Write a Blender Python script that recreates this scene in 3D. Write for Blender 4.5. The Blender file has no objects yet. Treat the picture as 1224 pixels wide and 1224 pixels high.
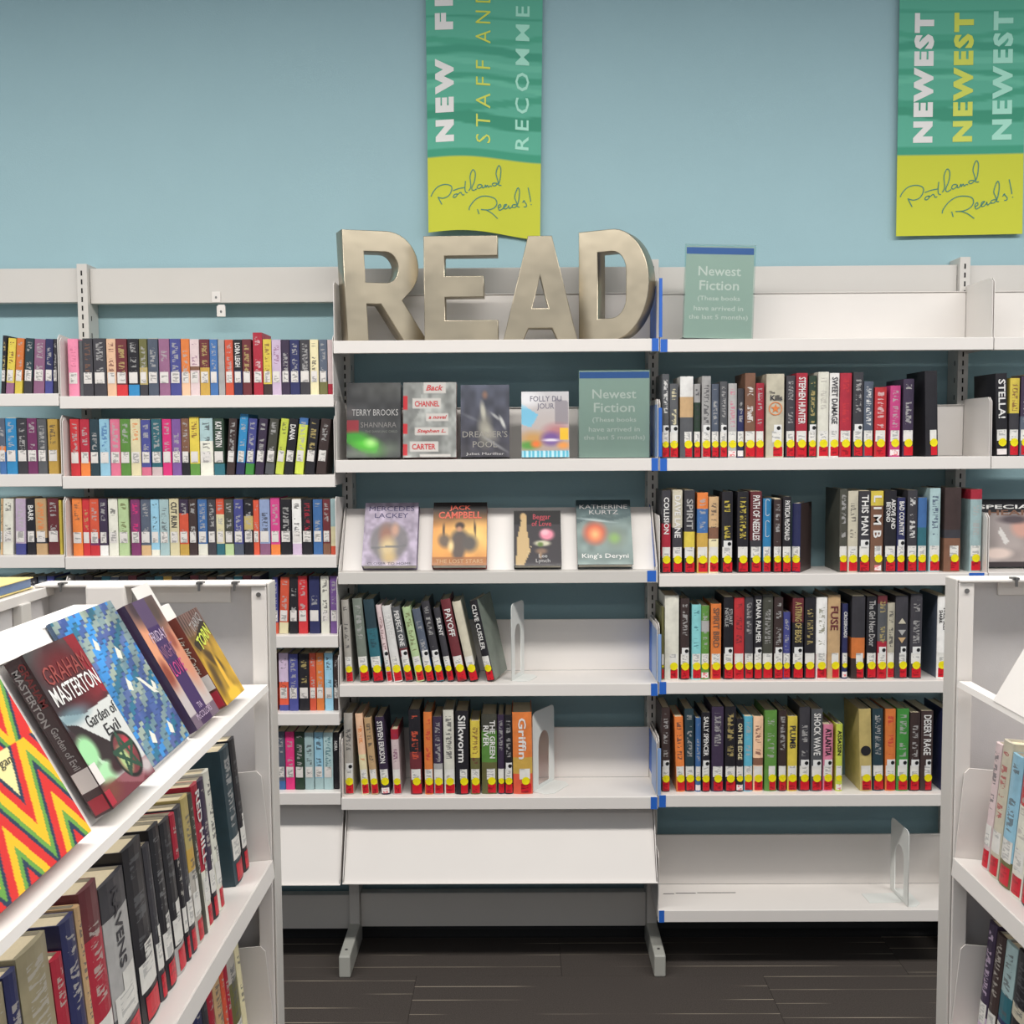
import bpy, math, random
import numpy as np
from mathutils import Matrix, Vector
random.seed(7)
S = bpy.context.scene
COL = S.collection
# ------------------------------------------------------------------ camera
F = 1250.0
CZ = 1.54
yaw, pit, rol = -10 / 1250, math.atan(84 / 1250), -0.0065
fwd = Vector((math.sin(yaw) * math.cos(pit), math.cos(yaw) * math.cos(pit), -math.sin(pit)))
rt = fwd.cross(Vector((0, 0, 1))).normalized()
up = rt.cross(fwd)
r2 = rt * math.cos(rol) + up * math.sin(rol)
u2 = -rt * math.sin(rol) + up * math.cos(rol)
cam = bpy.data.objects.new('camera', bpy.data.cameras.new('camera'))
COL.objects.link(cam)
cam.matrix_world = Matrix(((r2.x, u2.x, -fwd.x, 0), (r2.y, u2.y, -fwd.y, 0), (r2.z, u2.z, -fwd.z, CZ), (0, 0, 0, 1)))
cam.data.sensor_width = 36
cam.data.lens = 36 * F / 1224
cam.data.clip_start = 0.05
S.camera = cam
S.view_settings.view_transform = 'Standard'
S.view_settings.look = 'None'
S.view_settings.gamma = 1
S.view_settings.use_curve_mapping = False
S.view_settings.exposure = 0.0
# ------------------------------------------------------------------ world and ceiling lights
w = bpy.data.worlds.new('world'); S.world = w; w.use_nodes = True
w.node_tree.nodes['Background'].inputs[0].default_value = (0.88, 0.95, 1.04, 1)
w.node_tree.nodes['Background'].inputs[1].default_value = 0.33
def area(x, y, z, sx, sy, e):
    l = bpy.data.lights.new('ceiling_light', 'AREA'); l.shape = 'RECTANGLE'; l.size = sx; l.size_y = sy
    l.energy = e; l.color = (1.0, 0.965, 0.92)
    o = bpy.data.objects.new('ceiling_light', l); COL.objects.link(o); o.location = (x, y, z)
    o['label'] = 'long fluorescent ceiling light'; o['category'] = 'light'
    return o
for yy, e in ((1.35, 56), (-1.9, 14)):
    for xx in (-2.4, 0.0, 2.4):
        area(xx, yy, 3.05, 2.3, 0.28, e)

def P(px, py, Y):
    """world point seen at reference pixel px,py at distance Y (used to take measurements)"""
    d = fwd * F + r2 * (px - 612) - u2 * (py - 612)
    return Vector((0, 0, CZ)) + d * (Y / d.y)
# ------------------------------------------------------------------ palette (seen colours, sRGB 0-255)
PAL = dict(
 black=((36,34,40),'black'), char=((62,60,66),'charcoal'), grey=((120,122,124),'grey'), lgrey=((172,170,168),'light grey'),
 ggrey=((120,130,118),'greenish grey'), slate=((84,94,112),'slate blue'), navy=((44,48,96),'navy'), indigo=((72,76,152),'indigo'),
 blue=((60,108,172),'blue'), bblue=((40,135,195),'bright blue'), sky=((140,195,220),'sky blue'), cyan=((82,175,202),'cyan'),
 teal=((44,108,122),'teal'), dteal=((42,66,76),'dark teal'), green=((92,148,58),'green'), bgreen=((62,150,58),'bright green'),
 dgreen=((44,66,50),'dark green'), lgreen=((186,214,152),'pale green'), lime=((206,220,64),'lime'), olive=((108,106,58),'olive'),
 dolive=((74,74,64),'dark olive'), yellow=((226,200,62),'yellow'), mustard=((204,160,62),'mustard'), cream=((228,216,168),'cream'),
 ivory=((222,220,204),'ivory'), white=((228,226,222),'white'), beige=((200,192,168),'beige'), greige=((182,176,166),'greige'),
 tan=((206,166,116),'tan'), peach=((242,192,152),'peach'), orange=((234,122,50),'orange'), rorange=((230,84,54),'red-orange'),
 red=((214,46,52),'red'), crimson=((186,36,56),'crimson'), maroon=((112,44,50),'maroon'), pink=((240,132,166),'pink'),
 hpink=((234,44,122),'hot pink'), rose=((214,102,132),'rose'), magenta=((212,60,132),'magenta'), plum=((124,50,100),'plum'),
 purple=((118,80,150),'purple'), dpurple=((62,48,74),'dark purple'), lilac=((198,174,202),'lilac'), mauve=((150,96,132),'mauve'),
 brown=((130,88,66),'brown'), dbrown=((66,50,48),'dark brown'), peri=((150,170,214),'periwinkle'), aqua=((126,206,208),'turquoise'),
 pteal=((160,190,192),'pale teal'), pinkg=((214,190,190),'pale pink'), dgrey=((88,90,94),'dark grey'), gold=((188,166,96),'gold'), khaki=((158,146,112),'khaki'))
for _k in PAL:      # slightly muted printing inks
    _c = PAL[_k][0]; _m = 0.3 * _c[0] + 0.5 * _c[1] + 0.2 * _c[2]; PAL[_k] = (tuple(v + (_m - v) * 0.16 for v in _c), PAL[_k][1])
GAIN = 1.0
def lin(c, g=None, ds=0.0):
    g = GAIN if g is None else g
    o = []
    if ds:
        m_ = 0.3 * c[0] + 0.5 * c[1] + 0.2 * c[2]; c = [v + (m_ - v) * ds for v in c[:3]]
    for v in c[:3]:
        v = v / 255.0
        o.append(min(0.93, g * (v / 12.92 if v <= 0.04045 else ((v + 0.055) / 1.055) ** 2.4)))
    return (o[0], o[1], o[2], 1.0)
def pc(n): return lin(PAL[n][0]) if isinstance(n, str) else lin(n)
# ------------------------------------------------------------------ materials
def mat(name, col=(200, 200, 200), rough=0.5, metal=0.0, noise=0.0, nscale=30, bump=0.0, bscale=200, spec=0.5, alpha=1.0, coat=0.0):
    m = bpy.data.materials.new(name); m.use_nodes = True
    nt = m.node_tree; b = nt.nodes['Principled BSDF']
    c = lin(col)
    b.inputs['Base Color'].default_value = c
    b.inputs['Roughness'].default_value = rough
    b.inputs['Metallic'].default_value = metal
    b.inputs['Specular IOR Level'].default_value = spec
    b.inputs['Coat Weight'].default_value = coat
    b.inputs['Alpha'].default_value = alpha
    tc = nt.nodes.new('ShaderNodeTexCoord')
    if noise:
        n = nt.nodes.new('ShaderNodeTexNoise'); n.inputs['Scale'].default_value = nscale; n.inputs['Detail'].default_value = 4
        nt.links.new(tc.outputs['Object'], n.inputs['Vector'])
        mx = nt.nodes.new('ShaderNodeMix'); mx.data_type = 'RGBA'
        mx.inputs[6].default_value = tuple(v * (1 - noise) for v in c[:3]) + (1,)
        mx.inputs[7].default_value = tuple(min(1, v * (1 + noise)) for v in c[:3]) + (1,)
        nt.links.new(n.outputs['Fac'], mx.inputs[0]); nt.links.new(mx.outputs[2], b.inputs['Base Color'])
    if bump:
        n = nt.nodes.new('ShaderNodeTexNoise'); n.inputs['Scale'].default_value = bscale
        nt.links.new(tc.outputs['Object'], n.inputs['Vector'])
        bp = nt.nodes.new('ShaderNodeBump'); bp.inputs['Strength'].default_value = bump; bp.inputs['Distance'].default_value = 0.002
        nt.links.new(n.outputs['Fac'], bp.inputs['Height']); nt.links.new(bp.outputs[0], b.inputs['Normal'])
    return m
M = {}
M['wall'] = mat('wall_paint', (158, 190, 197), 0.7, noise=0.03, nscale=6, bump=0.25, bscale=260, spec=0.25)
M['white'] = mat('white_enamel', (226, 221, 216), 0.38, noise=0.02, nscale=9)
M['beige'] = mat('putty_enamel', (206, 202, 196), 0.42, noise=0.03, nscale=9)
M['panel'] = mat('grey_panel', (206, 203, 203), 0.6, noise=0.03, nscale=60, bump=0.15, bscale=500)
M['slot'] = mat('slot_dark', (14, 14, 16), 0.9)
M['foot'] = mat('foot_metal', (186, 186, 178), 0.35, metal=0.25)
M['pages'] = mat('paper', (222, 208, 176), 0.8, noise=0.08, nscale=300)
M['pagesw'] = mat('paper_white', (216, 212, 200), 0.8, noise=0.06, nscale=300)
M['tape'] = mat('blue_tape', (38, 98, 190), 0.45)
M['tape2'] = mat('blue_film', (130, 160, 205), 0.3)
M['base'] = mat('cove_base', (22, 22, 24), 0.6)
M['ink_w'] = mat('ink_white', (236, 234, 228), 0.45)
M['ink_k'] = mat('ink_black', (26, 25, 28), 0.5)
M['sign'] = mat('sign_card', (178, 194, 184), 0.45)
M['signblue'] = mat('sign_header', (62, 104, 178), 0.45)
M['bookend'] = mat('bookend_enamel', (222, 224, 220), 0.35)
M['steel'] = mat('bolt_steel', (120, 120, 120), 0.4, metal=0.8)
INK = {}
def ink(c):
    if c not in INK:
        INK[c] = mat('ink_' + str(c), PAL[c][0] if isinstance(c, str) else c, 0.45)
    return INK[c]
# acrylic: mostly clear with gloss
def acrylic():
    m = bpy.data.materials.new('clear_acrylic'); m.use_nodes = True
    nt = m.node_tree; nt.nodes.remove(nt.nodes['Principled BSDF'])
    o = nt.nodes['Material Output']
    t = nt.nodes.new('ShaderNodeBsdfTransparent'); t.inputs[0].default_value = (0.93, 0.97, 0.96, 1)
    g = nt.nodes.new('ShaderNodeBsdfGlossy'); g.inputs['Roughness'].default_value = 0.05
    f = nt.nodes.new('ShaderNodeFresnel'); f.inputs[0].default_value = 1.35
    mx = nt.nodes.new('ShaderNodeMixShader')
    nt.links.new(f.outputs[0], mx.inputs[0]); nt.links.new(t.outputs[0], mx.inputs[1]); nt.links.new(g.outputs[0], mx.inputs[2])
    nt.links.new(mx.outputs[0], o.inputs[0])
    return m
M['acrylic'] = acrylic()
# brushed metal for the big letters
def brushed():
    m = mat('brushed_metal', (176, 166, 146), 0.34, metal=1.0)
    nt = m.node_tree; b = nt.nodes['Principled BSDF']
    tc = nt.nodes.new('ShaderNodeTexCoord'); mp = nt.nodes.new('ShaderNodeMapping')
    mp.inputs['Scale'].default_value = (220, 12, 6)
    n = nt.nodes.new('ShaderNodeTexNoise'); n.inputs['Scale'].default_value = 1.0; n.inputs['Detail'].default_value = 6
    nt.links.new(tc.outputs['Object'], mp.inputs[0]); nt.links.new(mp.outputs[0], n.inputs['Vector'])
    n2 = nt.nodes.new('ShaderNodeTexNoise'); n2.inputs['Scale'].default_value = 9; nt.links.new(tc.outputs['Object'], n2.inputs['Vector'])
    mr = nt.nodes.new('ShaderNodeMapRange'); mr.inputs['To Min'].default_value = 0.24; mr.inputs['To Max'].default_value = 0.5
    nt.links.new(n2.outputs['Fac'], mr.inputs['Value']); nt.links.new(mr.outputs[0], b.inputs['Roughness'])
    bp = nt.nodes.new('ShaderNodeBump'); bp.inputs['Strength'].default_value = 0.12; bp.inputs['Distance'].default_value = 0.001
    nt.links.new(n.outputs['Fac'], bp.inputs['Height'])
    bp2 = nt.nodes.new('ShaderNodeBump'); bp2.inputs['Strength'].default_value = 0.32; bp2.inputs['Distance'].default_value = 0.006
    nt.links.new(n2.outputs['Fac'], bp2.inputs['Height']); nt.links.new(bp2.outputs[0], bp.inputs['Normal'])
    nt.links.new(bp.outputs[0], b.inputs['Normal'])
    return m
M['metal'] = brushed()
# printed material: colour attribute 'Col', scribbled lettering in 'Ink' where tm.z > 0
def printed(name, rough, coat):
    m = bpy.data.materials.new(name); m.use_nodes = True
    nt = m.node_tree; b = nt.nodes['Principled BSDF']; L = nt.links.new
    a = nt.nodes.new('ShaderNodeAttribute'); a.attribute_name = 'Col'
    i = nt.nodes.new('ShaderNodeAttribute'); i.attribute_name = 'Ink'
    t = nt.nodes.new('ShaderNodeAttribute'); t.attribute_name = 'tm'
    oi = nt.nodes.new('ShaderNodeObjectInfo')
    sp = nt.nodes.new('ShaderNodeSeparateXYZ'); L(t.outputs['Vector'], sp.inputs[0])
    cb = nt.nodes.new('ShaderNodeCombineXYZ')
    m1 = nt.nodes.new('ShaderNodeMath'); m1.operation = 'MULTIPLY'; m1.inputs[1].default_value = 1.1; L(sp.outputs[0], m1.inputs[0])
    m2 = nt.nodes.new('ShaderNodeMath'); m2.operation = 'MULTIPLY'; m2.inputs[1].default_value = 210; L(sp.outputs[1], m2.inputs[0])
    m3 = nt.nodes.new('ShaderNodeMath'); m3.operation = 'MULTIPLY'; m3.inputs[1].default_value = 57; L(oi.outputs['Random'], m3.inputs[0])
    L(m1.outputs[0], cb.inputs[0]); L(m2.outputs[0], cb.inputs[1]); L(m3.outputs[0], cb.inputs[2])
    n = nt.nodes.new('ShaderNodeTexNoise'); n.inputs['Scale'].default_value = 1.0; n.inputs['Detail'].default_value = 2.5
    L(cb.outputs[0], n.inputs['Vector'])
    g = nt.nodes.new('ShaderNodeMath'); g.operation = 'GREATER_THAN'; g.inputs[1].default_value = 0.515; L(n.outputs['Fac'], g.inputs[0])
    au = nt.nodes.new('ShaderNodeMath'); au.operation = 'ABSOLUTE'; L(sp.outputs[0], au.inputs[0])
    lu = nt.nodes.new('ShaderNodeMath'); lu.operation = 'LESS_THAN'; lu.inputs[1].default_value = 0.55; L(au.outputs[0], lu.inputs[0])
    gz = nt.nodes.new('ShaderNodeMath'); gz.operation = 'GREATER_THAN'; gz.inputs[1].default_value = 0.5; L(sp.outputs[2], gz.inputs[0])
    # gaps between words
    wn = nt.nodes.new('ShaderNodeTexNoise'); wn.noise_dimensions = '1D'; wn.inputs['Scale'].default_value = 22
    wa = nt.nodes.new('ShaderNodeMath'); wa.operation = 'ADD'; L(sp.outputs[1], wa.inputs[0]); L(m3.outputs[0], wa.inputs[1]); L(wa.outputs[0], wn.inputs['W'])
    wg = nt.nodes.new('ShaderNodeMath'); wg.operation = 'GREATER_THAN'; wg.inputs[1].default_value = 0.46; L(wn.outputs['Fac'], wg.inputs[0])
    def mul(x, y):
        q = nt.nodes.new('ShaderNodeMath'); q.operation = 'MULTIPLY'; L(x, q.inputs[0]); L(y, q.inputs[1]); return q.outputs[0]
    mask = mul(mul(g.outputs[0], lu.outputs[0]), mul(gz.outputs[0], wg.outputs[0]))
    sc = nt.nodes.new('ShaderNodeMath'); sc.operation = 'MULTIPLY'; sc.inputs[1].default_value = 0.75; L(mask, sc.inputs[0])
    # soft blotches of artwork
    tc = nt.nodes.new('ShaderNodeTexCoord'); n3 = nt.nodes.new('ShaderNodeTexNoise'); n3.inputs['Scale'].default_value = 38; n3.inputs['Detail'].default_value = 3
    L(tc.outputs['Object'], n3.inputs['Vector'])
    mr = nt.nodes.new('ShaderNodeMapRange'); mr.inputs['To Min'].default_value = 0.72; mr.inputs['To Max'].default_value = 1.28; L(n3.outputs['Fac'], mr.inputs['Value'])
    vm = nt.nodes.new('ShaderNodeVectorMath'); vm.operation = 'SCALE'; L(a.outputs['Color'], vm.inputs[0]); L(mr.outputs[0], vm.inputs['Scale'])
    mx = nt.nodes.new('ShaderNodeMix'); mx.data_type = 'RGBA'; L(sc.outputs[0], mx.inputs[0]); L(vm.outputs[0], mx.inputs[6]); L(i.outputs['Color'], mx.inputs[7])
    L(mx.outputs[2], b.inputs['Base Color'])
    b.inputs['Roughness'].default_value = rough; b.inputs['Coat Weight'].default_value = coat; b.inputs['Coat Roughness'].default_value = 0.12
    b.inputs['Specular IOR Level'].default_value = 0.35
    return m
M['print'] = printed('printed_cover', 0.45, 0.12)
M['paint'] = printed('printed_art', 0.42, 0.25)
M['art'] = mat('flat_art', (200, 200, 200), 0.6)
_nt = M['art'].node_tree; _a = _nt.nodes.new('ShaderNodeAttribute'); _a.attribute_name = 'Col'; _nt.links.new(_a.outputs['Color'], _nt.nodes['Principled BSDF'].inputs['Base Color'])
# ------------------------------------------------------------------ mesh helpers
class MB:
    def __init__(s): s.v = []; s.f = []; s.c = None; s.t = None
    def box(s, x0, y0, z0, x1, y1, z1, Mx=None):
        b = len(s.v)
        p = [(x0,y0,z0),(x1,y0,z0),(x1,y1,z0),(x0,y1,z0),(x0,y0,z1),(x1,y0,z1),(x1,y1,z1),(x0,y1,z1)]
        if Mx is not None: p = [tuple(Mx @ Vector(q)) for q in p]
        s.v += p
        s.f += [(b,b+3,b+2,b+1),(b+4,b+5,b+6,b+7),(b,b+1,b+5,b+4),(b+1,b+2,b+6,b+5),(b+2,b+3,b+7,b+6),(b+3,b,b+4,b+7)]
        return s
    def prism(s, pts, a, b_, axis='x', Mx=None):
        """extrude polygon pts (two coords) along axis from a to b_"""
        n = len(pts); b = len(s.v)
        for k in (a, b_):
            for (p, q) in pts:
                v = (k, p, q) if axis == 'x' else ((p, k, q) if axis == 'y' else (p, q, k))
                s.v.append(tuple(Mx @ Vector(v)) if Mx is not None else v)
        s.f.append(tuple(range(b, b + n))); s.f.append(tuple(range(b + 2 * n - 1, b + n - 1, -1)))
        for i in range(n):
            j = (i + 1) % n; s.f.append((b + i, b + n + i, b + n + j, b + j))
        return s
    def mesh(s, name):
        me = bpy.data.meshes.new(name); me.from_pydata(s.v, [], s.f); me.update(); return me
def ob(name, me, m, parent=None, bev=0.0, seg=2):
    if isinstance(me, MB): me = me.mesh(name)
    if m is not None and len(me.materials) == 0: me.materials.append(m)
    o = bpy.data.objects.new(name, me); COL.objects.link(o)
    if parent is not None: o.parent = parent
    if bev:
        b = o.modifiers.new('b', 'BEVEL'); b.width = bev; b.segments = seg; b.limit_method = 'ANGLE'; b.angle_limit = 0.6
    return o
def tag(o, label, cat, group=None):
    o['label'] = label; o['category'] = cat
    if group: o['group'] = group
    return o
def struct(o): o['kind'] = 'structure'; return o
def empty(name, loc=(0, 0, 0)):
    o = bpy.data.objects.new(name, None); o.empty_display_size = 0.05; COL.objects.link(o); o.location = loc; return o
def setcol(me, cols, inks=None, tms=None):
    n = len(me.loops)
    a = me.attributes.new('Col', 'FLOAT_COLOR', 'CORNER'); a.data.foreach_set('color', np.array(cols, dtype=np.float32).ravel())
    if inks is not None:
        a = me.attributes.new('Ink', 'FLOAT_COLOR', 'CORNER'); a.data.foreach_set('color', np.tile(np.array(inks, dtype=np.float32), n))
        a = me.attributes.new('tm', 'FLOAT_VECTOR', 'CORNER'); a.data.foreach_set('vector', np.array(tms, dtype=np.float32).ravel())
_tc = {}
def text2d(s, bold=0.0, shear=0.0, space=1.0, res=2):
    """flat text outline: (verts2d, faces) height of capitals = 1, centred"""
    k = (s, bold, shear, space, res)
    if k in _tc: return _tc[k]
    cu = bpy.data.curves.new('t', 'FONT'); cu.body = s; cu.size = 1; cu.resolution_u = res; cu.offset = bold; cu.shear = shear
    cu.space_character = space; cu.align_x = 'CENTER'; cu.fill_mode = 'FRONT'; cu.space_line = 0.95
    o = bpy.data.objects.new('t', cu); COL.objects.link(o)
    dg = bpy.context.evaluated_depsgraph_get(); dg.update()
    me = bpy.data.meshes.new_from_object(o.evaluated_get(dg))
    vs = [(v.co.x, v.co.y) for v in me.vertices]; fs = [tuple(p.vertices) for p in me.polygons]
    bpy.data.objects.remove(o); bpy.data.curves.remove(cu); bpy.data.meshes.remove(me)
    if vs:
        cx = (min(v[0] for v in vs) + max(v[0] for v in vs)) / 2; cy = (min(v[1] for v in vs) + max(v[1] for v in vs)) / 2
        vs = [(a - cx, b - cy) for a, b in vs]
    _tc[k] = (vs, fs); return _tc[k]
def text_obj(name, s, m, parent, cx, cz, y, width=None, height=None, bold=0.0, shear=0.0, rot=0.0, space=1.0, fn=None, res=2):
    """text on the local plane y=const facing -y, centre (cx,cz), total size width x height, rot in degrees (ccw)"""
    vs, fs = text2d(s, bold, shear, space, res)
    if not vs: return None
    W = max(v[0] for v in vs) - min(v[0] for v in vs); H = max(v[1] for v in vs) - min(v[1] for v in vs)
    sx = width / W if width else height / H
    sy = height / H if height else sx
    c, q = math.cos(math.radians(rot)), math.sin(math.radians(rot))
    pts = []
    for a, b in vs:
        a *= sx; b *= sy
        x = cx + a * c - b * q; z = cz + a * q + b * c
        pts.append(fn(x, z) if fn else (x, y, z))
    me = bpy.data.meshes.new(name); me.from_pydata(pts, [], fs); me.update()
    if name.startswith('cover_') and parent is not None: parent = FC.get(parent.name, parent)
    return ob(name, me, m, parent)
FC = {}
# ================================================================== THE ROOM
YW = 3.18; YF = 2.92; YB = 3.10; YS = 2.95     # wall, shelf front, shelf back, spines
o = ob('wall_back', MB().box(-4, YW, 0, 4, YW + 0.1, 3.4), M['wall']); struct(o)
o = ob('baseboard_back', MB().prism([(YW, 0), (YW - 0.022, 0), (YW - 0.022, 0.006), (YW - 0.006, 0.02), (YW, 0.045)], -4, 4, 'x'), M['base']); struct(o)
# carpet
def carpet(seed):
    m = mat('carpet_%d' % seed, (60, 55, 52), 0.95, bump=0.9, bscale=900, spec=0.1)
    nt = m.node_tree; b = nt.nodes['Principled BSDF']; L = nt.links.new
    tc = nt.nodes.new('ShaderNodeTexCoord'); sp = nt.nodes.new('ShaderNodeSeparateXYZ'); L(tc.outputs['Object'], sp.inputs[0])
    n = nt.nodes.new('ShaderNodeTexNoise'); n.inputs['Scale'].default_value = 350; L(tc.outputs['Object'], n.inputs['Vector'])
    mx = nt.nodes.new('ShaderNodeMix'); mx.data_type = 'RGBA'; mx.inputs[6].default_value = lin((50, 46, 44)); mx.inputs[7].default_value = lin((94, 87, 82)); L(n.outputs['Fac'], mx.inputs[0])
    # thin pale lines running along x
    oi = nt.nodes.new('ShaderNodeObjectInfo')
    ad = nt.nodes.new('ShaderNodeMath'); ad.operation = 'ADD'; L(sp.outputs[1], ad.inputs[0]); L(oi.outputs['Random'], ad.inputs[1])
    pp = nt.nodes.new('ShaderNodeMath'); pp.operation = 'PINGPONG'; pp.inputs[1].default_value = 0.036; L(ad.outputs[0], pp.inputs[0])
    lt = nt.nodes.new('ShaderNodeMath'); lt.operation = 'LESS_THAN'; lt.inputs[1].default_value = 0.0014; L(pp.outputs[0], lt.inputs[0])
    mp = nt.nodes.new('ShaderNodeMapping'); mp.inputs['Scale'].default_value = (2.2, 40, 1); L(tc.outputs['Object'], mp.inputs[0])
    n2 = nt.nodes.new('ShaderNodeTexNoise'); n2.inputs['Scale'].default_value = 1.0; L(mp.outputs[0], n2.inputs['Vector'])
    gt = nt.nodes.new('ShaderNodeMapRange'); gt.inputs['From Min'].default_value = 0.45; gt.inputs['From Max'].default_value = 0.6; gt.inputs['To Max'].default_value = 0.95; L(n2.outputs['Fac'], gt.inputs['Value'])
    ml = nt.nodes.new('ShaderNodeMath'); ml.operation = 'MULTIPLY'; L(lt.outputs[0], ml.inputs[0]); L(gt.outputs[0], ml.inputs[1])
    m2 = nt.nodes.new('ShaderNodeMix'); m2.data_type = 'RGBA'; m2.inputs[7].default_value = lin((176, 164, 146)); L(mx.outputs[2], m2.inputs[6]); L(ml.outputs[0], m2.inputs[0])
    L(m2.outputs[2], b.inputs['Base Color']); return m
cm = carpet(1)
fl = ob('floor', MB().box(-4, -2, -0.06, 4, YW, -0.012), M['base']); struct(fl)
tx = P(672, 1190, 2.9).x
tme = MB().prism([(0.0003, -0.012), (0.9997, -0.012), (0.9997, -0.0008), (0.999, 0), (0.001, 0), (0.0003, -0.0008)], 0.0003, 0.2497, 'y').mesh('carpet_plank')
tme.materials.append(cm)
for j in range(0, 11):
    yy = YW - 0.25 * (j + 1) - 0.006
    off = (tx, tx - 0.42, tx - 0.63, tx + 0.3)[j % 4]
    for i in range(-3, 3):
        t = bpy.data.objects.new('carpet_plank', tme); COL.objects.link(t); t.parent = fl; t.location = (off + i * 1.0, yy, 0)
# ================================================================== WALL SHELVING FRAME
XU = [P(104, 430, 3.12).x - 0.774, P(104, 430, 3.12).x, P(413.5, 430, 3.12).x, P(780, 430, 3.12).x, P(1148.5, 430, 3.12).x, P(1148.5, 430, 3.12).x + 0.914]
ZT = P(104, 315, 3.10).z
ulab = ['left bay boundary at far left', 'beside the far-left books', 'behind the big letter R', 'behind the blue tape beside the letter D', 'right of the blank top shelf', 'out at far right']
slot_me = None
for k, x in enumerate(XU):
    if k in (0, 5): continue
    u = empty('slotted_upright', (x, 3.13, 0))
    tag(u, ['', 'putty slotted steel upright standing among the left paperback shelves', 'putty slotted steel upright rising behind the big metal R', 'putty slotted steel upright behind the blue tape beside the D',
            'putty slotted steel upright behind the blank top shelf at right'][k], 'upright', 'slotted steel uprights on the wall')
    ob('column', MB().box(-0.0155, -0.0275, 0.05, 0.0155, 0.048, ZT), M['beige'], u, 0.002)
    sl = MB()
    z = ZT - 0.02
    while z > 0.25:
        sl.box(-0.003, -0.0282, z - 0.0145, 0.0012, -0.0276, z)
        z -= 0.0255
    z = ZT - 0.05
    for s in (-1, 1):
        zz = ZT - 0.05
        while zz > 0.25:
            sl.box(min(s*0.0157, s*0.0163), -0.008, zz - 0.014, max(s*0.0157, s*0.0163), -0.004, zz); zz -= 0.05
    so = ob('slots', sl, M['slot'], u); so['kind'] = 'stuff'
    ft = MB().prism([(-0.215, 0.0), (0.02, 0.0), (0.02, 0.074), (-0.19, 0.066), (-0.215, 0.064)], -0.0165, 0.0165, 'x')
    ob('base_foot', ft, M['foot'], u, 0.004)
    ob('foot_screw', MB().prism([(0.004*math.cos(a*math.pi/4), -0.18+0.004*math.sin(a*math.pi/4)) for a in range(8)], 0.066, 0.0685, 'z'), M['steel'], u)
def xbar(a, b, py0, py1, pxm, label):
    z1 = P(pxm, py0, 3.12).z; z0 = P(pxm, py1, 3.12).z
    m_ = MB().box(XU[a] + 0.017, 3.12, z0, XU[b] - 0.017, 3.124, z1).box(XU[a] + 0.017, 3.1245, z1 - 0.003, XU[b] - 0.017, 3.150, z1).box(XU[a] + 0.017, 3.1245, z0, XU[b] - 0.017, 3.150, z0 + 0.003)
    tag(ob('crossbar', m_, M['beige'], None, 0.0008), label, 'crossbar', 'steel crossbars tying the uprights')
xbar(0, 1, 321, 361.5, 40, 'putty steel crossbar above the far-left paperbacks')
xbar(1, 2, 320, 362, 240, 'putty steel crossbar with hanging clips above the left bay paperbacks')
xbar(2, 3, 320, 362, 590, 'putty steel crossbar behind the metal letters')
xbar(3, 4, 318, 362, 960, 'putty steel crossbar behind the blank top shelf at right')
xbar(4, 5, 317, 362, 1200, 'putty steel crossbar at the far upper right edge')
xbar(1, 2, 1070, 1110, 370, 'low steel crossbar beneath the sloped shelf at left')
xbar(2, 3, 1067, 1107, 600, 'low steel crossbar between the two visible base feet')
xbar(3, 4, 1066, 1095, 960, 'low steel crossbar beneath the bottom right shelf')
# clips hanging on the left crossbar
for px, py, lb in ((258, 355, 'small white steel clip on the left crossbar, upper of the pair'), (264, 372, 'small white steel clip hanging below the left crossbar, lower of the pair')):
    p = P(px, py, 3.115)
    yb_ = 3.1195 if py < 360 else 3.13
    m_ = MB().box(p.x - 0.013, 3.1165, p.z - 0.016, p.x + 0.013, 3.1195, p.z + 0.016)
    if py > 360: m_.box(p.x - 0.010, 3.1195, p.z + 0.004, p.x + 0.010, 3.1255, p.z + 0.020)
    c = tag(ob('mounting_clip', m_, M['white'], None, 0.002), lb, 'clip')
    ob('clip_hole', MB().prism([(p.x + 0.003 * math.cos(a * math.pi / 4), p.z - 0.001 + 0.004 * math.sin(a * math.pi / 4)) for a in range(8)], 3.1155, 3.1163, 'y'), M['steel'], c)
# ------------------------------------------------------------------ shelves
XS = [P(70, 472, YF).x - 0.774, P(70.5, 472, YF).x, P(399.0, 472, YF).x, P(788.0, 560, YF).x, P(1186.5, 480, YF).x, P(1186.5, 480, YF).x + 0.914]
def shelf(a, b, py, pxm, label, group, back=0.0, brk=0.165, film=None, mtl='white', front_brk=0.165):
    z = P(pxm, py, YF).z
    x0, x1 = XS[a] + 0.001, XS[b] - 0.001
    s = empty('shelf', ((x0 + x1) / 2, YF, z)); tag(s, label, 'shelf', group)
    cx = (x0 + x1) / 2; hx = (x1 - x0) / 2
    bd = MB().box(-hx, 0.0, -0.0345, hx, 0.0025, 0.0).box(-hx, 0.0026, -0.0025, hx, YB - YF, 0.0).box(-hx, 0.0026, -0.0345, hx, 0.02, -0.032)
    bo = ob('board', bd, M[mtl], s, 0.0012)
    for sg in (-1, 1):
        xe = sg * (hx - 0.0016)
        pts = [(0.006, -0.03), (YB - YF, -0.03), (YB - YF, brk), (0.022, front_brk), (0.009, front_brk - 0.012)]
        ob('end_bracket', MB().prism(pts, xe - 0.0009, xe + 0.0009, 'x'), M['white'], s)
    if back:
        ob('back_panel', MB().box(-hx + 0.004, YB - YF - 0.001, 0.0005, hx - 0.004, YB - YF + 0.0012, back).box(-hx + 0.004, YB - YF - 0.006, back - 0.002, hx - 0.004, YB - YF - 0.0012, back), M['white'], s, 0.0006)
    return s, z
ZL, ZM, ZR, ZQ, ZO = {}, {}, {}, {}, {}
ords = ['top', 'second', 'third', 'fourth', 'fifth', 'sixth']
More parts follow.
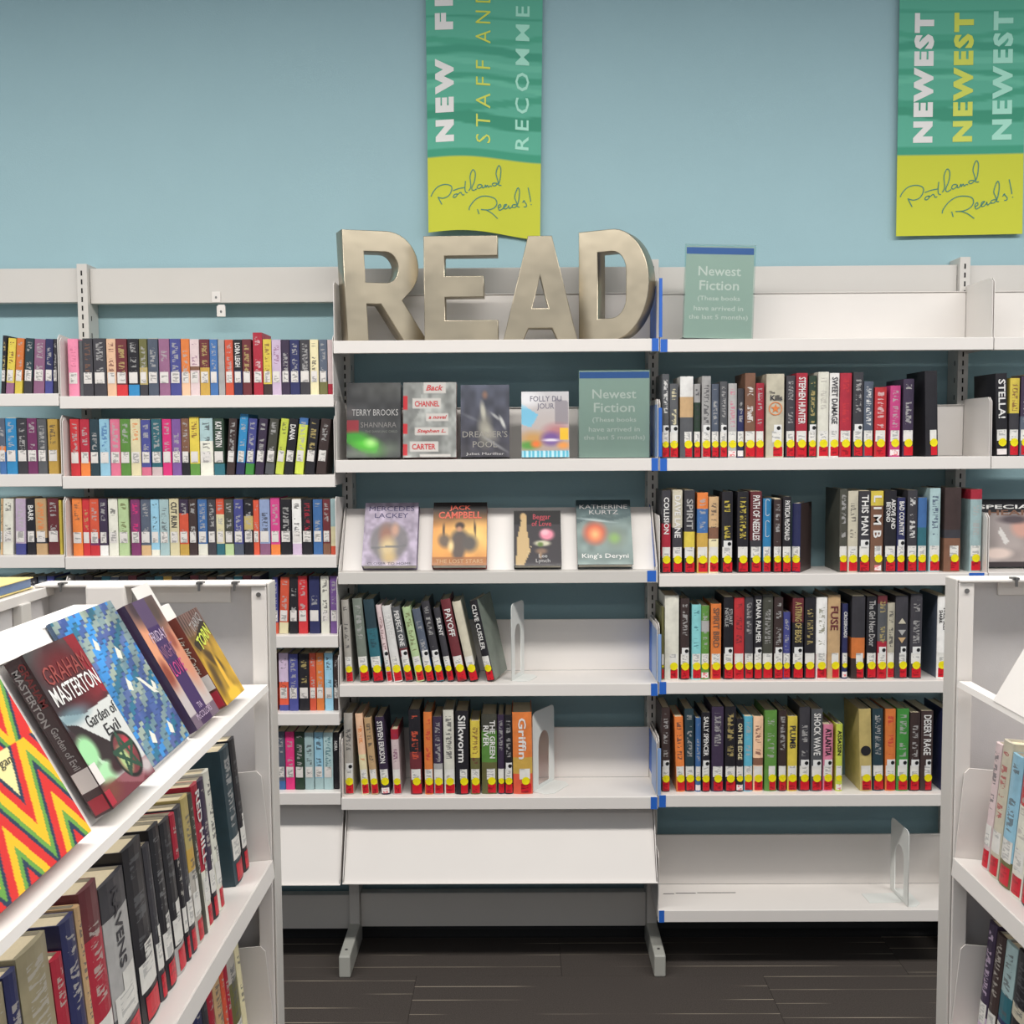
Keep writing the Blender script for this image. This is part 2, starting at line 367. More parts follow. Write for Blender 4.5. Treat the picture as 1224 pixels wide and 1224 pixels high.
LP = [472.5, 568.5, 665, 760.5, 853.5, 948.5]
for i, py in enumerate(LP):
    _, ZL[i + 1] = shelf(1, 2, py, 240, 'white steel shelf full of paperbacks, %s one of the left bay' % ords[i], 'paperback shelves of the left bay', brk=0.155)
for i, py in enumerate([470.5, 567.0, 664.5, 759, 852.5]):
    if i > 3: break
    _, ZO[i + 1] = shelf(0, 1, py, 30, 'white steel shelf cut by the left edge of the photo, %s in its column' % ords[i], 'paperback shelves at the far left', brk=0.155)
s1, ZM[1] = shelf(2, 3, 406, 590, 'white steel shelf carrying the big metal letters READ', 'middle bay shelves', back=0.150)
s2, ZM[2] = shelf(2, 3, 549, 590, 'white steel shelf with four face-out books and a sign', 'middle bay shelves', back=0.150)
s4, ZM[4] = shelf(2, 3, 818, 590, 'white steel shelf of leaning hardcovers ending at the slim bookend', 'middle bay shelves', back=0.155)
s5, ZM[5] = shelf(2, 3, 953.5, 590, 'white steel shelf of upright hardcovers ending at the arched bookend', 'middle bay shelves', back=0.155)
r1, ZR[1] = shelf(3, 4, 404.5, 960, 'white steel top shelf holding only one clear sign', 'right bay shelves', back=0.150)
for i, py, bk in ((2, 547, 0.15), (3, 686, 0), (4, 814.5, 0), (5, 950.0, 0)):
    _, ZR[i] = shelf(3, 4, py, 960, 'white steel shelf of stickered hardcovers, %s shelf down in the right bay' % ords[i - 1], 'right bay shelves', back=bk)
r6, ZR[6] = shelf(3, 4, 1088, 960, 'bare white steel bottom shelf with one clear bookend', 'right bay shelves', back=0.155)
for k, (a, b) in enumerate(((793, 806), (808, 832), (834, 880))):
    p0 = P(a, 1064, 3.03); p1 = P(b, 1064.5, 3.03)
    ob('shelf_slot', MB().box(p0.x - r6.location.x, 3.03 - YF + 0.003 * k, 0.0002, p1.x - r6.location.x, 3.033 - YF + 0.003 * k, 0.0007), M['slot'], r6)
for i, py in ((1, 403), (2, 545.5), (3, 684)):
    _, ZQ[i] = shelf(4, 5, py, 1205, 'white steel shelf cut by the right edge of the photo, %s in its column' % ords[i - 1], 'shelves at the far right', back=0.15 if i == 1 else 0)
# sloped display shelves: third of the middle bay, bottom ones of left and middle bays
def slope_shelf(a, b, pyf, pxm, h, label, lip=0.033, yf=YF, yb=3.085, zb=None, dark=False):
    z = P(pxm, pyf, yf).z; x0, x1 = XS[a] + 0.003, XS[b] - 0.003
    cx = (x0 + x1) / 2; hx = (x1 - x0) / 2
    s = empty('display_shelf', (cx, yf, z)); tag(s, label, 'shelf', 'sloped display shelves')
    if lip > 0.01:
        ob('front_lip', MB().box(-hx, 0, -lip, hx, 0.002, 0).box(-hx, 0.0021, -0.002, hx, 0.046, 0), M['beige'], s, 0.001)
        y0 = 0.046
    else:
        ob('front_lip', MB().box(-hx, -0.004, -0.003, hx, 0.004, 0.0), M['white'], s, 0.001)
        y0 = 0.004
    pts = [(y0, -0.001), (yb - yf, h), (yb - yf + 0.002, h), (y0 + 0.002, -0.001)]
    ob('sloped_panel', MB().prism(pts, -hx + 0.004, hx - 0.004, 'x'), M['white'], s)
    for sg in (-1, 1):
        xe = sg * (hx - 0.0015)
        ob('end_bracket', MB().prism([(0.004, -lip), (yb - yf + 0.012, -lip), (yb - yf + 0.012, h + 0.004), (yb - yf - 0.015, h + 0.004), (0.004, 0.012)], xe - 0.001, xe + 0.001, 'x'), M['white'], s)
    return s, z
_h3 = P(590, 607, 3.062).z - P(590, 683.5, YF).z
s3, ZM[3] = slope_shelf(2, 3, 683.5, 590, _h3, 'sloped white display shelf with four spaced face-out books', yb=3.062)
slope_shelf(2, 3, 1055, 590, ZM[5] - 0.040 - P(590, 1055, 2.9).z, 'blank sloped white display shelf at the bottom of the middle bay', lip=0.004, yf=2.90, yb=3.005)
slope_shelf(1, 2, 1057, 370, ZL[6] - 0.040 - P(370, 1057, 2.9).z, 'blank sloped white display shelf at the bottom of the left bay', lip=0.004, yf=2.90, yb=3.005)
# ------------------------------------------------------------------ blue masking tape
def tape(x0, y0, z0, x1, y1, z1, label, m='tape'):
    cx, cy, cz = (x0 + x1) / 2, (y0 + y1) / 2, (z0 + z1) / 2
    o = ob('masking_tape', MB().box(x0 - cx, y0 - cy, z0 - cz, x1 - cx, y1 - cy, z1 - cz), M[m]); o.location = (cx, cy, cz)
    return tag(o, label, 'tape', 'blue masking tape pieces')
xs = XS[3]
for i, n in ((1, 'top'), (2, 'second'), (4, 'fourth'), (5, 'fifth')):
    z = ZM[i]; z2 = ZR[i]
    tape(xs - 0.0215, YF - 0.0012, z - 0.0348, xs - 0.003, YF - 0.0002, z + 0.0004, 'blue tape on the right end of the middle bay\'s %s shelf edge' % n)
    tape(xs + 0.0022, YF - 0.0012, z2 - 0.0348, xs + 0.0215, YF - 0.0002, z2 + 0.0004, 'blue tape on the left end of the right bay\'s %s shelf edge' % n)
    xb = xs - 0.0042
    if i != 1:
        tape(xb - 0.0006, 3.035, z + (0.004 if i != 5 else 0.03), xb, 3.094, z + 0.152, 'blue tape on the rear of the side plate above the middle bay\'s %s shelf' % n)
        tape(xb - 0.0006, 2.935, z + 0.004, xb, 3.034, z + 0.150, 'pale blue film on the side plate above the middle bay\'s %s shelf' % n, 'tape2')
    else:
        tape(xb - 0.0006, 2.965, z + 0.003, xb, 3.09, z + 0.150, 'blue tape on the side plate behind the letter D')
    tape(xs - 0.0015, YF + 0.0015, z + 0.004, xs + 0.0075, YF + 0.0045, z + (0.165 if i == 1 else 0.14), 'narrow upright blue tape at the front of the plate on the %s shelf' % n, 'tape' if i in (1, 2) else 'tape2')
tape(xs - 0.0215, YF - 0.0012, ZR[6] - 0.0348, xs + 0.0215 - 0.0, YF - 0.0002, ZR[6], 'x') if False else None
tape(xs + 0.003, YF - 0.0012, ZR[6] - 0.0348, xs + 0.018, YF - 0.0002, ZR[6] + 0.0004, 'blue tape on the left end of the bare bottom shelf edge')
tape(XS[4] - 0.054, YF - 0.0012, ZR[3] - 0.026, XS[4] - 0.012, YF - 0.0002, ZR[3] + 0.0004, 'blue tape on the right end of the right bay\'s third shelf edge')
tape(xs - 0.033, YF - 0.001, ZM[3] - 0.03, xs - 0.008, YF - 0.0002, ZM[3] + 0.001, 'blue tape on the lip of the sloped display shelf')
tm = MB().prism([(0.03, 0.01), (0.155, 0.178), (0.165, 0.178), (0.165, 0.12), (0.075, 0.0)], -0.0004, 0.0004, 'x')
o = ob('masking_tape', tm, M['tape']); o.location = (xs - 0.0068, YF, ZM[3]); tag(o, 'broad blue tape on the side plate of the sloped display shelf', 'tape', 'blue masking tape pieces')
# ================================================================== BOOKS
def prof(a, bulge, n=4):
    return [(a * (-1 + 2 * i / n), -bulge * (1 - (-1 + 2 * i / n) ** 2)) for i in range(n + 1)]
def cover_mesh(w, h, d, bands, inkc, zone, hard, side=None):
    """bands: [(z_frac_from_top_end, rgb)]; returns mesh with Col/Ink/tm"""
    a = w / 2; th = 0.0022 if hard else 0.0008; bulge = (0.0035 if hard else 0.0012); e = 0.004
    out = [(-a, d), (-a, e)] + [(x * 0.985, y) for x, y in prof(a, bulge)] + [(a, e), (a, d)]
    inn = [(a - th, d), (a - th, e), (-a + th, e), (-a + th, d)]
    no = len(out); lev = [0.0] + [h * (1 - f) for f, c in reversed(bands[:-1])] + [h]
    cols = [c for f, c in reversed(bands)]
    V = []; Fc = []; C = []; T = []
    def tz(z): 
        return (z, 1.0 if zone[0] * h <= z <= zone[1] * h else 0.0)
    # insert zone limits as levels
    zl = sorted(set([round(v, 5) for v in lev] + [round(zone[0] * h, 5), round(zone[1] * h, 5)]))
    def colat(z):
        for i in range(len(lev) - 1):
            if lev[i] - 1e-5 <= z < lev[i + 1]: return cols[i]
        return cols[-1]
    for z in zl:
        for x, y in out: V.append((x, y, z))
    for k in range(len(zl) - 1):
        zm = (zl[k] + zl[k + 1]) / 2; c = lin(colat(zm)); inz = 1.0 if zone[0] * h < zm < zone[1] * h else 0.0
        for i in range(no - 1):
            Fc.append((k * no + i, k * no + i + 1, (k + 1) * no + i + 1, (k + 1) * no + i))
            C += [lin(side) if side and (i == 0 or i == no - 2) else c] * 4
            if 2 <= i < no - 3:
                ua, ub = out[i][0] / a, out[i + 1][0] / a
                T += [(ua, zl[k], inz), (ub, zl[k], inz), (ub, zl[k + 1], inz), (ua, zl[k + 1], inz)]
            else: T += [(0, 0, 0)] * 4
    b = len(V)
    for z in (0.0, h):
        for x, y in inn: V.append((x, y, z))
    c0 = lin(cols[0]); c1 = lin(cols[-1]); cg = lin((190, 186, 176))
    for i in range(3):
        Fc.append((b + i, b + i + 1, b + 4 + i + 1, b + 4 + i)); C += [cg] * 4; T += [(0, 0, 0)] * 4
    top = (len(zl) - 1) * no
    Fc.append(tuple(range(top, top + no)) + tuple(b + 4 + i for i in range(4))); C += [c1] * (no + 4); T += [(0, 0, 0)] * (no + 4)
    Fc.append(tuple(reversed(tuple(range(0, no)) + tuple(b + i for i in range(4))))); C += [c0] * (no + 4); T += [(0, 0, 0)] * (no + 4)
    for (o1, i1) in ((0, 3), (no - 1, 0)):
        Fc.append((o1, top + o1, b + 4 + i1, b + i1)); C += [c1] * 4; T += [(0, 0, 0)] * 4
    me = bpy.data.meshes.new('book'); me.from_pydata(V, [], Fc); me.update()
    setcol(me, C, lin(inkc), T)
    me.materials.append(M['print'])
    return me
_sc = {}
def strip_mesh(a, bulge, u0, u1, z0, z1, col, inkc=None, shape='rect', zone=True, off=0.0006, dense=1.0):
    k = (round(a, 3), bulge, u0, u1, round(z0, 4), round(z1, 4), col, inkc, shape)
    if k in _sc: return _sc[k]
    V = []; Fc = []; T = []
    n = 4
    if shape == 'rect':
        for z in (z0, z1):
            for i in range(n + 1):
                u = u0 + (u1 - u0) * i / n; V.append((a * u * 0.99, -bulge * (1 - u * u) - off, z))
        for i in range(n):
            Fc.append((i, i + 1, n + 2 + i, n + 1 + i))
            for j in (i, i + 1, n + 2 + i, n + 1 + i): T.append((V[j][0] / a, V[j][2] * dense, 1.0 if zone else 0.0))
    else:
        uc = (u0 + u1) / 2; r = (z1 - z0) / 2; zc = (z0 + z1) / 2; ring = []
        for i in range(12):
            t = i * math.pi / 6; x = a * uc + r * math.cos(t); x = max(-a * 0.97, min(a * 0.97, x)); u = x / a
            V.append((x, -bulge * (1 - u * u) - off - 0.0003, zc + r * math.sin(t)))
        V.append((a * uc, -bulge * (1 - uc * uc) - off - 0.0003, zc))
        for i in range(12):
            Fc.append((12, i, (i + 1) % 12)); T += [(0, 0, 0)] * 3
    me = bpy.data.meshes.new('sticker'); me.from_pydata(V, [], Fc); me.update()
    setcol(me, [lin(col)] * len(me.loops), lin(inkc or (150, 150, 150)), T)
    me.materials.append(M['print']); _sc[k] = me; return me
_pg = {}
def pages_mesh(w, h, d, hard):
    k = (round(w, 3), round(h, 2), round(d, 2), hard)
    if k in _pg: return _pg[k]
    th = 0.0024 if hard else 0.001; g = 0.004 if hard else 0.0012
    me = MB().box(-k[0] / 2 + th + 0.0003, 0.0045, g if hard else 0.0004, k[0] / 2 - th - 0.0003, d - g, h - g).mesh('pages')
    me.materials.append(M['pages']); _pg[k] = me; return me
ALLB = []
def book(Mx, w, h, d, bands, inkc, style, kind='hardcover', title=None, tcol=None, flags='', zone=None, row=None, side=None):
    """local: x across the spine (centre 0), y depth (+ into the shelf), z up"""
    hard = style != 'p'
    if zone is None: zone = (0.42, 0.93) if hard else (0.40, 0.93)
    if title or 'x' in flags: zone = (0.4, 0.4001)
    me = cover_mesh(w, h, d, bands, inkc, zone, hard, side)
    name = 'book'
    o = bpy.data.objects.new(name, me); COL.objects.link(o); o.matrix_world = Mx
    a = w / 2; bulge = 0.0035 if hard else 0.0012
    def part(n, me_):
        q = bpy.data.objects.new(n, me_); COL.objects.link(q); q.parent = o; return q
    part('pages', pages_mesh(w, h, d, hard))
    if style == 'p':
        if 'x' not in flags: part('spine_label', strip_mesh(a, bulge, -0.86, 0.72, 0.036, 0.067, (222, 217, 212), (140, 138, 136), dense=1.0))
    elif style == 'h':
        wl = 1.0 if w < 0.03 else 0.03 / w
        ul = -0.9 * wl; ur = 0.9 * wl
        if w > 0.034: ul, ur = -0.35, 0.75
        part('spine_label', strip_mesh(a, bulge, ul, ur, 0.043, 0.074, (224, 222, 216), (160, 160, 160)))
        rr = min(0.0115, a * 0.95)
        part('yellow_sticker', strip_mesh(a, bulge, (ul + ur) / 2 + 0.1, (ul + ur) / 2 + 0.1, 0.0385 - rr, 0.0385 + rr, (236, 222, 20), None, 'disc'))
        if 'n' in flags:
            part('genre_sticker', strip_mesh(a, bulge, ul, ur, 0.004, 0.020, (230, 222, 220), (214, 40, 60)))
        else:
            part('red_sticker', strip_mesh(a, bulge, ul + 0.15, ur + 0.1, 0.0035, 0.030, (196, 22, 38), (120, 10, 24)))
        if 'm' in flags:
            fs_ = part('figure_sticker', strip_mesh(a, bulge, ul + 0.2, ur, 0.072, 0.092, (226, 226, 224), (225, 225, 223), zone=False, off=0.0008))
            part('figure_mark', strip_mesh(a, bulge, 0.38, 0.38, 0.077, 0.088, (30, 30, 32), None, 'disc', off=0.0011)).parent = fs_
    elif style == 'f':   # foreground range stickers
        part('spine_label', strip_mesh(a, bulge, -0.85, 0.85, 0.044, 0.082, (218, 216, 210), (170, 170, 168)))
        part('red_sticker', strip_mesh(a, bulge, -0.6, 0.85, 0.004, 0.036, (190, 24, 44), (150, 16, 32)))
        if 'm' in flags:
            part('figure_sticker', strip_mesh(a, bulge, -0.2, 0.85, 0.082, 0.105, (214, 212, 206), (90, 90, 92)))
    if title:
        lo = 0.085 if style == 'h' else 0.075
        if 'm' in flags: lo = 0.098
        hi = h - 0.008
        for k, tt in enumerate(title.split('/')):
            nt_ = len(title.split('/'))
            if '^' in flags and nt_ == 1:   # stacked upright words
                pass
            x = a * (0.0 if nt_ == 1 else (0.42 if k == 0 else -0.42))
            L_ = (hi - lo) * (0.92 if len(tt) > 5 else 0.6)
            hh = min(w * (0.62 if nt_ == 1 else 0.36), 0.022)
            yy = -bulge * (1 - (x / a) ** 2) - 0.0009
            Wd = min(L_, hh * len(tt) * 0.78)
            text_obj('title', tt, ink(tcol or 'white'), o, x, (lo + hi) / 2 + 0.2 * (hi - lo - Wd) , yy, width=Wd, height=hh, bold=0.02, rot=-90)
    if row is not None: ALLB.append((o, row, kind))
    return o
def parse(line):
    t = line.split(';'); n = t[0].split()
    x0, x1, yt = float(n[0]), float(n[1]), float(n[2]); bl = []
    for q in n[3].split('|'):
        if ':' in q: c, f = q.split(':'); bl.append((float(f), c))
        else: bl.append((1.0, q))
    opt = dict(sc=None, ink=None, f='', t=None, lean=0.0, tc=None, yaw=0.0)
    for q in n[4:]:
        k, v = q.split('='); opt[k] = float(v) if k in ('lean', 'yaw') else v
    if len(t) > 1: opt['t'] = t[1].strip()
    return x0, x1, yt, bl, opt
LIGHTC = set('lgrey cream ivory white beige greige tan peach pink lgreen lime yellow lilac peri pinkg aqua pteal sky gold mustard'.split())
DEPTHS = {'p': 0.108, 'h': 0.138, 'n': 0.138}
def row_books(data, ybase, z, Y, style, kind, rowname, group, lean=0.0):
    rows = []
    L_ = [parse(q) for q in data.strip().split('\n')]
    L_.sort(key=lambda q: q[0])
    prevx = -99
    for x0, x1, yt, bl, op in L_:
        st = style
        if 'N' in op['f']: st = 'n'
        Yb = Y + (random.uniform(0, 0.004))
        X0 = P(x0, ybase, Y).x; X1 = P(x1, ybase, Y).x; ln = (op['lean'] or lean)
        h = (P((x0 + x1) / 2, yt, Y).z - z)
        dx = ln / (F / Y)
        ang = math.atan2(dx, h)
        w_ = (X1 - X0) * math.cos(ang) - 0.0006 - (0.0020 if abs(ln) > 3.5 else 0)
        h = h / math.cos(ang) - abs(math.tan(ang)) * w_ * (0.0 if abs(ang) < 0.02 else 0.9)
        main = bl[0][1]
        ic = op['ink'] or ('charcoal' if False else ('maroon' if main in ('peach', 'pink', 'yellow') else ('char' if main in LIGHTC else ('gold' if main in ('black', 'maroon', 'dgreen', 'plum') and random.random() < 0.5 else 'lgrey'))))
        bands = [(f, PAL[c][0]) for f, c in bl]
        jit = random.uniform(0.93, 1.07)
        bands = [(f, tuple(min(255, v * jit) for v in c)) for f, c in bands]
        # lean: pivot at the lower corner on the leaning side
        if ang >= 0: R = Matrix.Translation((X1, Yb, z)) @ Matrix.Rotation(ang, 4, 'Y') @ Matrix.Translation((-w_ / 2 - 0.0003, 0, 0.0003))
        else: R = Matrix.Translation((X0, Yb, z)) @ Matrix.Rotation(ang, 4, 'Y') @ Matrix.Translation((w_ / 2 + 0.0003, 0, 0.0003))
        if op['yaw']: R = R @ Matrix.Rotation(math.radians(op['yaw']), 4, 'Z')
        dd = DEPTHS[st]
        if op['yaw']: dd -= 0.02
        o = book(R, w_, h, dd, bands, PAL[ic][0], st, kind, op['t'].replace('_', ' ') if op['t'] else None, op['tc'], op['f'], side=PAL[op['sc']][0] if op['sc'] else None)
        rows.append((o, bl, kind, op))
        if bl[0][1] not in PAL: print('BAD', bl)
    word = lambda b: PAL[b[0][1]][1]
    for i, (o, bl, kind, op) in enumerate(rows):
        REG.append(dict(o=o, c=word(bl), c2=(PAL[bl[-1][1]][1] if len(bl) > 1 else None), l=(word(rows[i - 1][1]) if i else None),
                        r=(word(rows[i + 1][1]) if i + 1 < len(rows) else None), kind=kind, row=rowname, i=i, n=len(rows), op=op))
        o['category'] = 'book'; o['group'] = group
REG = []
ORD = 'first second third fourth fifth sixth seventh eighth ninth tenth eleventh twelfth thirteenth fourteenth fifteenth sixteenth seventeenth eighteenth nineteenth twentieth'.split()
ORD += ['twenty-' + q for q in ORD[:9]] + ['thirtieth'] + ['thirty-' + q for q in ORD[:9]]
def finish_labels():
    used = {}
    for o in bpy.data.objects:
        if 'label' in o.keys(): used.setdefault(o['label'], []).append(o)
    cands = []
    for b in REG:
        op = b['op']; lean = 'leaning ' if abs(op['lean']) > 5 else ''
        nb = ('between %s and %s ones' % (b['l'], b['r'])) if b['l'] and b['r'] else (('at the left end, beside a %s one' % b['r']) if b['r'] else 'at the right end, beside a %s one' % b['l'])
        c = []
        if b['c2'] and b['c2'] != b['c']: c.append('%s%s %s with %s base %s, %s' % (lean, b['c'], b['kind'], b['c2'], nb, b['row']))
        c.append('%s%s %s %s, %s' % (lean, b['c'], b['kind'], nb, b['row']))
        c.append('%s %s %s, %s' % (b['c'], b['kind'], nb, b['row']))
        c = [q for q in c if len(q.replace(',', '').split()) <= 16]
        cands.append(c)
    cnt = {}
    for c in cands:
        if c: cnt[c[0]] = cnt.get(c[0], 0) + 1
    for b, c in zip(REG, cands):
        if c and cnt[c[0]] == 1: l = c[0]
        else:
            i, n = b['i'], b['n']
            side = ('%s from the left' % ORD[i]) if i < n / 2 else ('%s from the right' % ORD[n - 1 - i])
            l = '%s %s, %s, %s' % (b['c'], b['kind'], side, b['row'])
        b['o']['label'] = l
    seen = {}
    for o in bpy.data.objects:
        if 'label' in o.keys() and o.parent is None:
            seen[o['label']] = seen.get(o['label'], 0) + 1
            nw = len(o['label'].split())
            if nw > 16 or nw < 4: print('WORDS', nw, o['label'])
    for k, v in seen.items():
        if v > 1: print('DUP', v, k)
# ------------------------------------------------------------------ left bay paperbacks (pixel left, right, top, colour bands)
row_books('''
0 5.7 401 black lean=5
5.9 16 404 yellow:.8|mauve lean=6
16.3 26 404 orange:.75|yellow lean=5.5
27 38 404 dteal:.7|char lean=5
38.7 52.6 405 mauve lean=4
53.8 63 405 navy:.75|indigo lean=3
63.4 68 405 char lean=2''', 471, ZO[1], YS, 'p', 'paperback', 'top shelf at far left', 'paperbacks at the far left, top shelf')
row_books('''
82.5 95 405 pink ink=rose
95.5 99.8 407 dgrey f=x
100 112 404.5 char ink=brown
113 128 404.5 char
128.6 139.7 405 peach
140 153 405 maroon:.8|red
154 167 405 black:.8|bblue
167.5 177 405 olive:.5|gold:.8|char
178 190 405 slate
191 203.7 405 mauve
204 217 405 indigo
217.3 227.5 405 orange:.6|peach
228 239 405.5 pinkg:.48|brown:.55|pinkg ink=mauve
239.5 251 405.5 maroon:.5|mustard
251.5 261 405.5 blue
261.5 269 406 lgrey f=x
269.5 279.4 406 rorange
280 290 406 black:.55|navy tc=white;LORA LEIGH
290.4 301 405.5 maroon
303.2 314.5 397.5 crimson ink=pinkg
315 325 405.5 yellow:.8|dbrown
325.5 336.5 406 lilac ink=mauve
337 346.7 406 dpurple
347 358.6 406 navy
359.2 371 406 char
371.3 381.3 406 cream
382 391.6 406 slate:.75|olive
392 398 406 pinkg:.8|crimson f=x''', 471.8, ZL[1], YS, 'p', 'paperback', 'top shelf of left bay', 'paperbacks on the left bay, top shelf')
row_books('''
0 7.8 500 slate:.5|orange:.6|blue
8.5 21.5 500 bblue
22 33.8 501 char
34 45.7 500 plum
46 57 501 dgrey
58 70 501 mustard''', 566.5, ZO[2], YS, 'p', 'paperback', 'second shelf at far left', 'paperbacks at the far left, second shelf')
row_books('''
85 96 501 red
96.5 107.8 501 crimson:.75|orange
108.2 119 501 dteal
120 132 501 sky ink=blue
132.5 144.6 501 rose
145 156.8 501 green
157.2 169.2 501 cream ink=orange
169.6 181 502 indigo:.85|rose
182 194.3 501 teal:.85|pinkg
195 205.8 501 hpink
206.2 217.2 501 purple
217.6 227 500 brown:.6|black
227.4 239 498.5 yellow:.8|green
240 255.4 500 pteal:.4|ivory tc=char
256 268.6 500 dgreen:.8|teal;KAT MARTIN
269.5 280 500 dbrown lean=5
281 291.8 494.5 bblue:.8|navy lean=7
292.2 303 500 indigo:.8|bgreen lean=6
303.8 314.7 500 dpurple lean=7
315.5 327 500 dolive:.8|dgrey lean=8
328 338.2 500 lime ink=olive lean=9
338.7 350 500 black;DANA lean=8
350.6 362 499 blue:.12|lime lean=8
363 375.4 500 black lean=8
376.5 389 500 dbrown lean=8'''.replace(';DANA lean=8', ' lean=8;DANA'), 568, ZL[2], YS, 'p', 'paperback', 'second shelf of left bay', 'paperbacks on the left bay, second shelf')
row_books('''
0 2.6 596 tan lean=3
3.2 15.5 596 ivory lean=3
19 31 596 lilac:.8|indigo lean=2 ink=lgrey
32.7 43 597 black lean=1;BARR
43.8 57 596 tan:.7|char:.8|tan ink=orange
58 71.4 596 maroon
71.8 75 598 yellow f=x''', 664.5, ZO[3], YS, 'p', 'paperback', 'third shelf at far left', 'paperbacks at the far left, third shelf')
row_books('''
87.7 99.3 596 orange ink=brown
99.7 108.2 596 red ink=gold
108.6 119.6 596 rorange:.7|plum:.82|red
120 129.6 596 dpurple:.82|white
130.7 142 596 ivory
142.8 155 596 lgreen ink=olive
157 168.4 597 plum ink=hpink
169 180.6 597 slate:.82|tan
181 191 597 sky:.9|ivory
191.8 203 597 pteal ink=dgrey
203.6 215 596 cream tc=char;CUT RUN
215.5 226.4 597 dpurple:.25|rorange:.8|mustard
226.8 236.4 597 dbrown
237 248.3 597 blue:.8|ivory
248.8 258.6 597 char
259 268.8 596 rorange:.28|cream:.8|teal
269.4 279.8 597 dolive:.8|lgreen
280.4 291.6 597 indigo:.8|slate
292.4 303.2 597 black:.3|gold:.55|black
303.6 310.4 598 rorange
310.8 323.3 597 peri:.8|mauve
324 335.2 595 magenta:.82|orange
335.8 348.8 597 black
350 361 597 white:.8|lilac tc=char
362 373.8 597 black ink=crimson
374.6 386 597 blue
386.4 395.4 597 maroon:.8|brown
395.8 402.4 596 pteal:.5|cream:.85|rorange f=x''', 664.5, ZL[3], YS, 'p', 'paperback', 'third shelf of left bay', 'paperbacks on the left bay, third shelf')
_s = []
_x = 92.0; _cc = ' char dbrown black teal slate char maroon black dteal teal mustard char black maroon dbrown brown char dgrey teal maroon dpurple'.split()
for c in _cc:
    _s.append('%.1f %.1f %.1f %s' % (_x, _x + 10.1, 688 + (len(c) % 3), c)); _x += 10.5
_s += ['327 333 690 indigo:.8|rorange', '333.5 344.3 690 rorange:.8|cream lean=3', '346 356.2 690 black lean=1.5', '357 368 689 red', '370 382.6 689 navy', '384 394 689 ivory', '395.2 404.2 689 purple']
row_books('\n'.join(_s), 760, ZL[4], YS, 'p', 'paperback', 'fourth shelf of left bay', 'paperbacks on the left bay, fourth shelf')
row_books('''
10 22 690 navy
22.5 34 690 slate
34.5 46 690 char
47 57 689 slate
58 67 689 indigo
68 77 691 dteal''', 759, ZO[4], YS, 'p', 'paperback', 'fourth shelf at far left', 'paperbacks at the far left, fourth shelf')
row_books('''
312 322 782 black
322.5 332 782 maroon:.6|rorange
334 345.4 781 lilac:.5|rorange:.9|indigo
346 357 782 indigo
358 370 782 black
370.4 378.2 781 rorange
378.6 387.6 781 orange
388.6 398.6 781 sky
399.4 405 784 dbrown''', 852.5, ZL[5], YS, 'p', 'paperback', 'fifth shelf of left bay', 'paperbacks on the left bay, fifth shelf')
row_books('''
312 329 876 char
331 341.6 875 slate:.85|blue
342 352.8 875 hpink
353.4 364.4 875 dgreen
365 375.8 876 pteal
376.4 387 876 sky:.8|pteal
387.5 398.6 876 pteal ink=teal
399.2 405.4 876 black f=x;NORA''', 946.8, ZL[6], YS, 'p', 'paperback', 'sixth shelf of left bay', 'paperbacks on the left bay, sixth shelf')
# ------------------------------------------------------------------ middle bay hardcovers
row_books('''
413.5 423 717 greige lean=-4.5 ink=char
430 442.4 715 ggrey lean=-8
446 459.4 716 dteal:.35|teal:.8|char lean=-11 ink=dteal
462.8 470 723 pinkg lean=-13 f=m ink=maroon
471 482.4 723.5 white lean=-14;RAYNER
484.5 495 725 dgrey:.55|maroon:.7|dgrey lean=-16 f=m;PERFECT ONE
498 508.8 725 lgreen lean=-17 ink=olive
510 520.4 727 slate:.7|blue:.8|char lean=-17 f=m
521.7 532.2 718 char:.8|teal lean=-18 f=m
535 543.8 726 char lean=-17;SILENT
546.5 559.4 715.6 maroon lean=-20 tc=white;PAYOFF
561.5 573 718 gold:.3|olive:.8|black lean=-21 f=x
582 592.5 717 black lean=-21 yaw=-18 sc=ggrey;CLIVE CUSSLER'''.replace('olive:.8|black', 'beige:.8|black').replace('gold:.3|', ''), 811.5, ZM[4], YS, 'h', 'hardcover', 'fourth shelf of middle bay', 'hardcovers on the middle bay, upper row')
row_books('''
412 422.6 853 greige f=m
432.6 442.2 853 peach:.5|cream lean=-7 ink=orange
444 453.6 858 tan lean=-8
456 467.4 857 dpurple lean=-7 f=n;STEVEN ERIKSON
470.6 479.6 872 crimson:.15|pinkg lean=-3 ink=plum
491 505 848.5 black:.5|maroon lean=-2 ink=rorange
508 518 851.7 orange lean=-1 ink=red
519 530 857 dpurple:.6|lgrey lean=-1
531.4 544 849 ivory lean=-1
545 560.6 850 black tc=white;Silkworm
562.6 574 862 yellow:.5|olive
576 594.4 854.6 dolive:.2|bgreen:.6|olive;THE GREEN/RIVER
595.2 603 855 dpurple
603.4 612.8 855 black f=m
613.6 637 852 orange:.55|mustard:.75|rorange lean=-1;Griffin'''.replace('bgreen', 'green'), 947.5, ZM[5], YS, 'h', 'hardcover', 'fifth shelf of middle bay', 'hardcovers on the middle bay, lower row')
